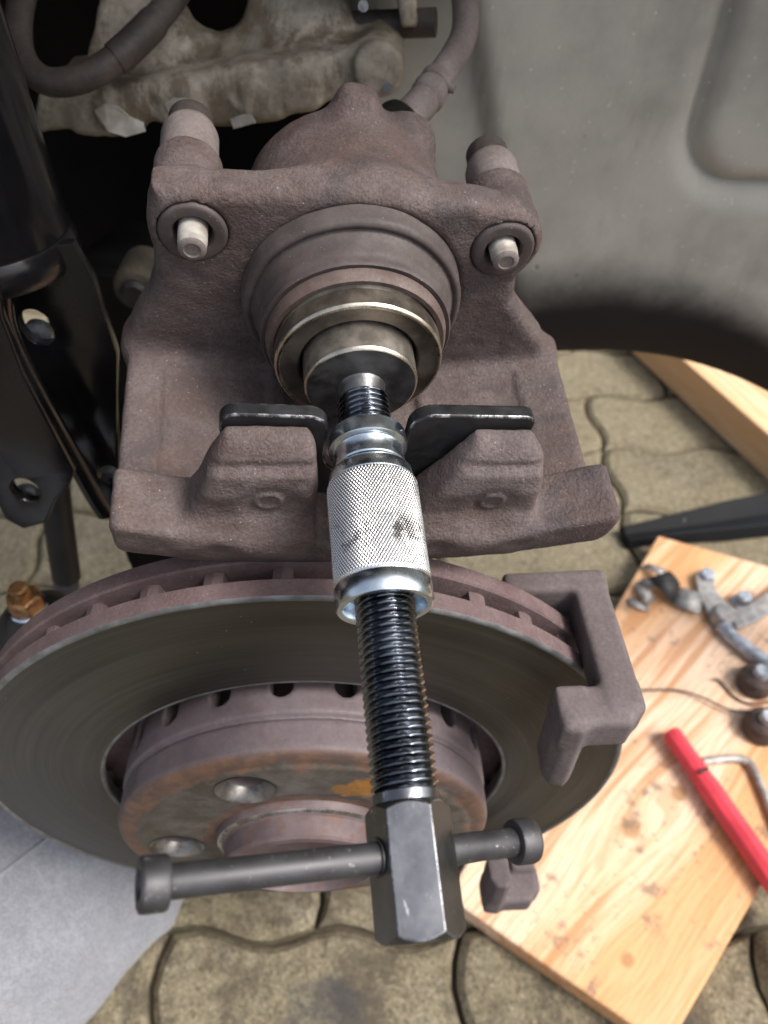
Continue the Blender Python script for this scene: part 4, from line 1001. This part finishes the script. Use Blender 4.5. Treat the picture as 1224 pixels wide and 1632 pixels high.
# two flanged bolts standing
for (x, y, lab) in ((1122, 926, 'small zinc bolt standing on the board nearest the bracket'), (1180, 962, 'zinc flange nut standing beyond the wrench head')):
    c = g2(x, y); bo = thing('zinc_bolt', lab, 'bolt', T(*c), 'zinc bolts on the board')
    MB().lathe([(0, .0088), (.002, .0100), (.004, .0100), (.005, .0080)], 32).build('flange', MAT['bolt_zinc'], bo, smooth=40)
    MB().lathe([(.005, .0078), (.013, .0078), (.0145, .0066)], 6).build('hexagon', MAT['bolt_zinc'], bo, smooth=20, bevel=.0005)
    MB().lathe([(.0145, .0042), (.0146, .0040), (.012, .0038)], 24, False, True).build('socket', MAT['rubber'], bo, smooth=20)
# steel pad clip with black pad
ck = thing('pad_clip', 'bent spring steel pad clip with black patch on the board corner', 'clip', T(*g2(1040, 935)))
co_ = g2(1040, 935)
def strip(pxs, wd, name, mat, par, th=.0012):
    P = [g2(x, y, ZB + z) - co_ for x, y, z in pxs]; b = MB(); n = len(P)
    for i, p in enumerate(P):
        tdir = (P[min(i + 1, n - 1)] - P[max(i - 1, 0)]); tdir.z = 0; tdir.normalize(); s = tdir.cross(Vector((0, 0, 1))) * wd / 2
        b.v += [p + s, p - s]
    for i in range(n - 1): b.f.append((2*i, 2*i+1, 2*i+3, 2*i+2))
    o = b.build(name, mat, par, smooth=40); m = o.modifiers.new('solid', 'SOLIDIFY'); m.thickness = th; return o
strip([(1000, 960, .002), (1008, 958, .004), (1022, 965, .004), (1034, 968, .002)], .010, 'clip_leg', MAT['grey_steel'], ck)
strip([(1022, 930, .004), (1030, 948, .010), (1038, 962, .004)], .014, 'clip_leg', MAT['grey_steel'], ck)
strip([(1028, 900, .003), (1044, 906, .010), (1058, 912, .012)], .010, 'clip_leg', MAT['grey_steel'], ck)
strip([(1020, 925, .005), (1046, 930, .013), (1062, 934, .013)], .009, 'clip_leg', MAT['grey_steel'], ck)
strip([(1050, 915, .015), (1060, 924, .017), (1072, 936, .014), (1080, 948, .006)], .026, 'black_patch', MAT['rubber'], ck)
strip([(1078, 948, .006), (1098, 955, .009), (1118, 962, .008)], .026, 'clip_blade', MAT['grey_steel'], ck)
# ratchet spanner: arm, head and handle
rt = thing('ratchet_wrench', 'worn grey steel ratchet wrench lying among the bolts', 'hand tool', T(*g2(1150, 990)))
ro = g2(1150, 990)
def rel(x, y, z=.008): return g2(x, y, ZB + z) - ro
def flat(pxs, z, th, name):
    MB().prism([rel(x, y, z) for x, y in pxs], (0, 0, th)).build(name, MAT['grey_steel'], rt, smooth=30, bevel=.0014)
flat([(1106, 918), (1122, 908), (1136, 914), (1138, 944), (1152, 962), (1176, 984), (1168, 1004), (1146, 1002), (1124, 978), (1110, 952)], .003, .006, 'jaw')
flat([(1158, 976), (1190, 968), (1228, 942), (1300, 900), (1312, 934), (1238, 972), (1204, 994), (1172, 1006)], .010, .005, 'arm')
MB().tube([rel(1152, 998, .007), rel(1164, 1014, .007), rel(1200, 1042, .007), rel(1270, 1092, .007)], [.008, .0072, .0076, .0076], 16).build('handle', MAT['bolt_zinc'], rt, smooth=50)
MB().lathe([(0, .013), (.012, .013), (.016, .010), (.0165, .006)], 32, o=tuple(rel(1150, 990, 0))).build('ratchet_head', MAT['grey_steel'], rt, smooth=40)
# black trim strip beyond the board
b1 = thing('black_plastic_trim', 'long black plastic trim lying on the pavers beyond the board', 'trim', T(*g2(1100, 835, .0)))
bo_ = g2(1100, 835, .0)
def bz(x, y, z): return pt(x, y, Z=z) - bo_
TP = [(985, 842), (1060, 826), (1140, 806), (1224, 786), (1330, 760)]; BP = [(1000, 868), (1070, 862), (1150, 858), (1224, 850), (1330, 836)]
b = MB(); n = len(TP)
for i in range(n):
    a, c = bz(*TP[i], .004), bz(*BP[i], .004); m1, m2 = a.lerp(c, .3), a.lerp(c, .62); h = .012 + .012 * min(1, i / 2)
    b.v += [a, m1 + Vector((0, 0, h)), m2 + Vector((0, 0, h * .35)), c + Vector((0, 0, h * .7)), c + Vector((0, -.004, -.002)), a + Vector((0, 0, -.003))]
for i in range(n - 1):
    for j in range(6): b.f.append((i*6+j, i*6+(j+1) % 6, (i+1)*6+(j+1) % 6, (i+1)*6+j))
b.f += [tuple(range(5, -1, -1)), tuple((n - 1) * 6 + j for j in range(6))]
b.build('trim_body', MAT['black_plastic'], b1, smooth=40, bevel=.002)
q = bz(1088, 827, .014); MB().lathe([(0, .0042), (.002, .0042), (.003, .002)], 20, o=tuple(q)).build('trim_rivet', MAT['bolt_zinc'], b1, smooth=40)

# ------------------------------------------------------------------ the kneeling person's leg
per = thing('person', 'kneeling leg in pale grey trousers at the lower left', 'person', T(-.22, .12, .01))
po = Vector((-.22, .12, .01))
path = [(-520, 1900, .36), (-260, 1720, .41), (-30, 1510, .46), (100, 1400, .495), (185, 1335, .525), (215, 1310, .545)]
lg = [pt(x, y, D=d) - po for x, y, d in path]; kn_pt = lg[-1]
shin = [kn_pt + Vector((-.01, .03, -.035)), kn_pt + Vector((-.06, .01, -.07)), kn_pt + Vector((-.20, -.16, -.065)), kn_pt + Vector((-.33, -.33, -.06))]
full = spline(lg + shin, 10); m = len(full); nn = 48
rads = list(np.interp(np.linspace(0, 1, m), [0, .3, .5, .6, .68, .8, 1], [.085, .072, .062, .060, .058, .055, .045]))
b = MB().tube(full, rads, nn)
cloth = []
for vtx in b.v:
    p = Vector(vtx); q = mnoise.fractal(p * 14, .9, 2, 3) * .004 + (1 - abs(mnoise.noise(Vector((p.x * 15 + p.y * 9, p.y * 8 - p.x * 6, p.z * 16))))) ** 4 * .006
    nrst = min(full, key=lambda c: (c - p).length_squared); dn = (p - nrst).normalized(); cloth.append(tuple(p + dn * q))
b.v = cloth
leg = b.build('trouser_leg', MAT['trouser'], per, smooth=180, subd=1)
jm = int(m * .33); cc_ = CAMP - po
kbest = max(range(nn), key=lambda k: (Vector(cloth[jm * nn + k]) - full[jm]).normalized().dot((cc_ - full[jm]).normalized()))
for kk, nm_ in ((kbest - 3, 'seam'),):
    k2 = kk % nn; P_ = [Vector(cloth[j * nn + k2]) for j in range(2, int(m * .62))]
    MB().tube(P_, .0013, 8).build(nm_, MAT['trouser'], per, smooth=60)
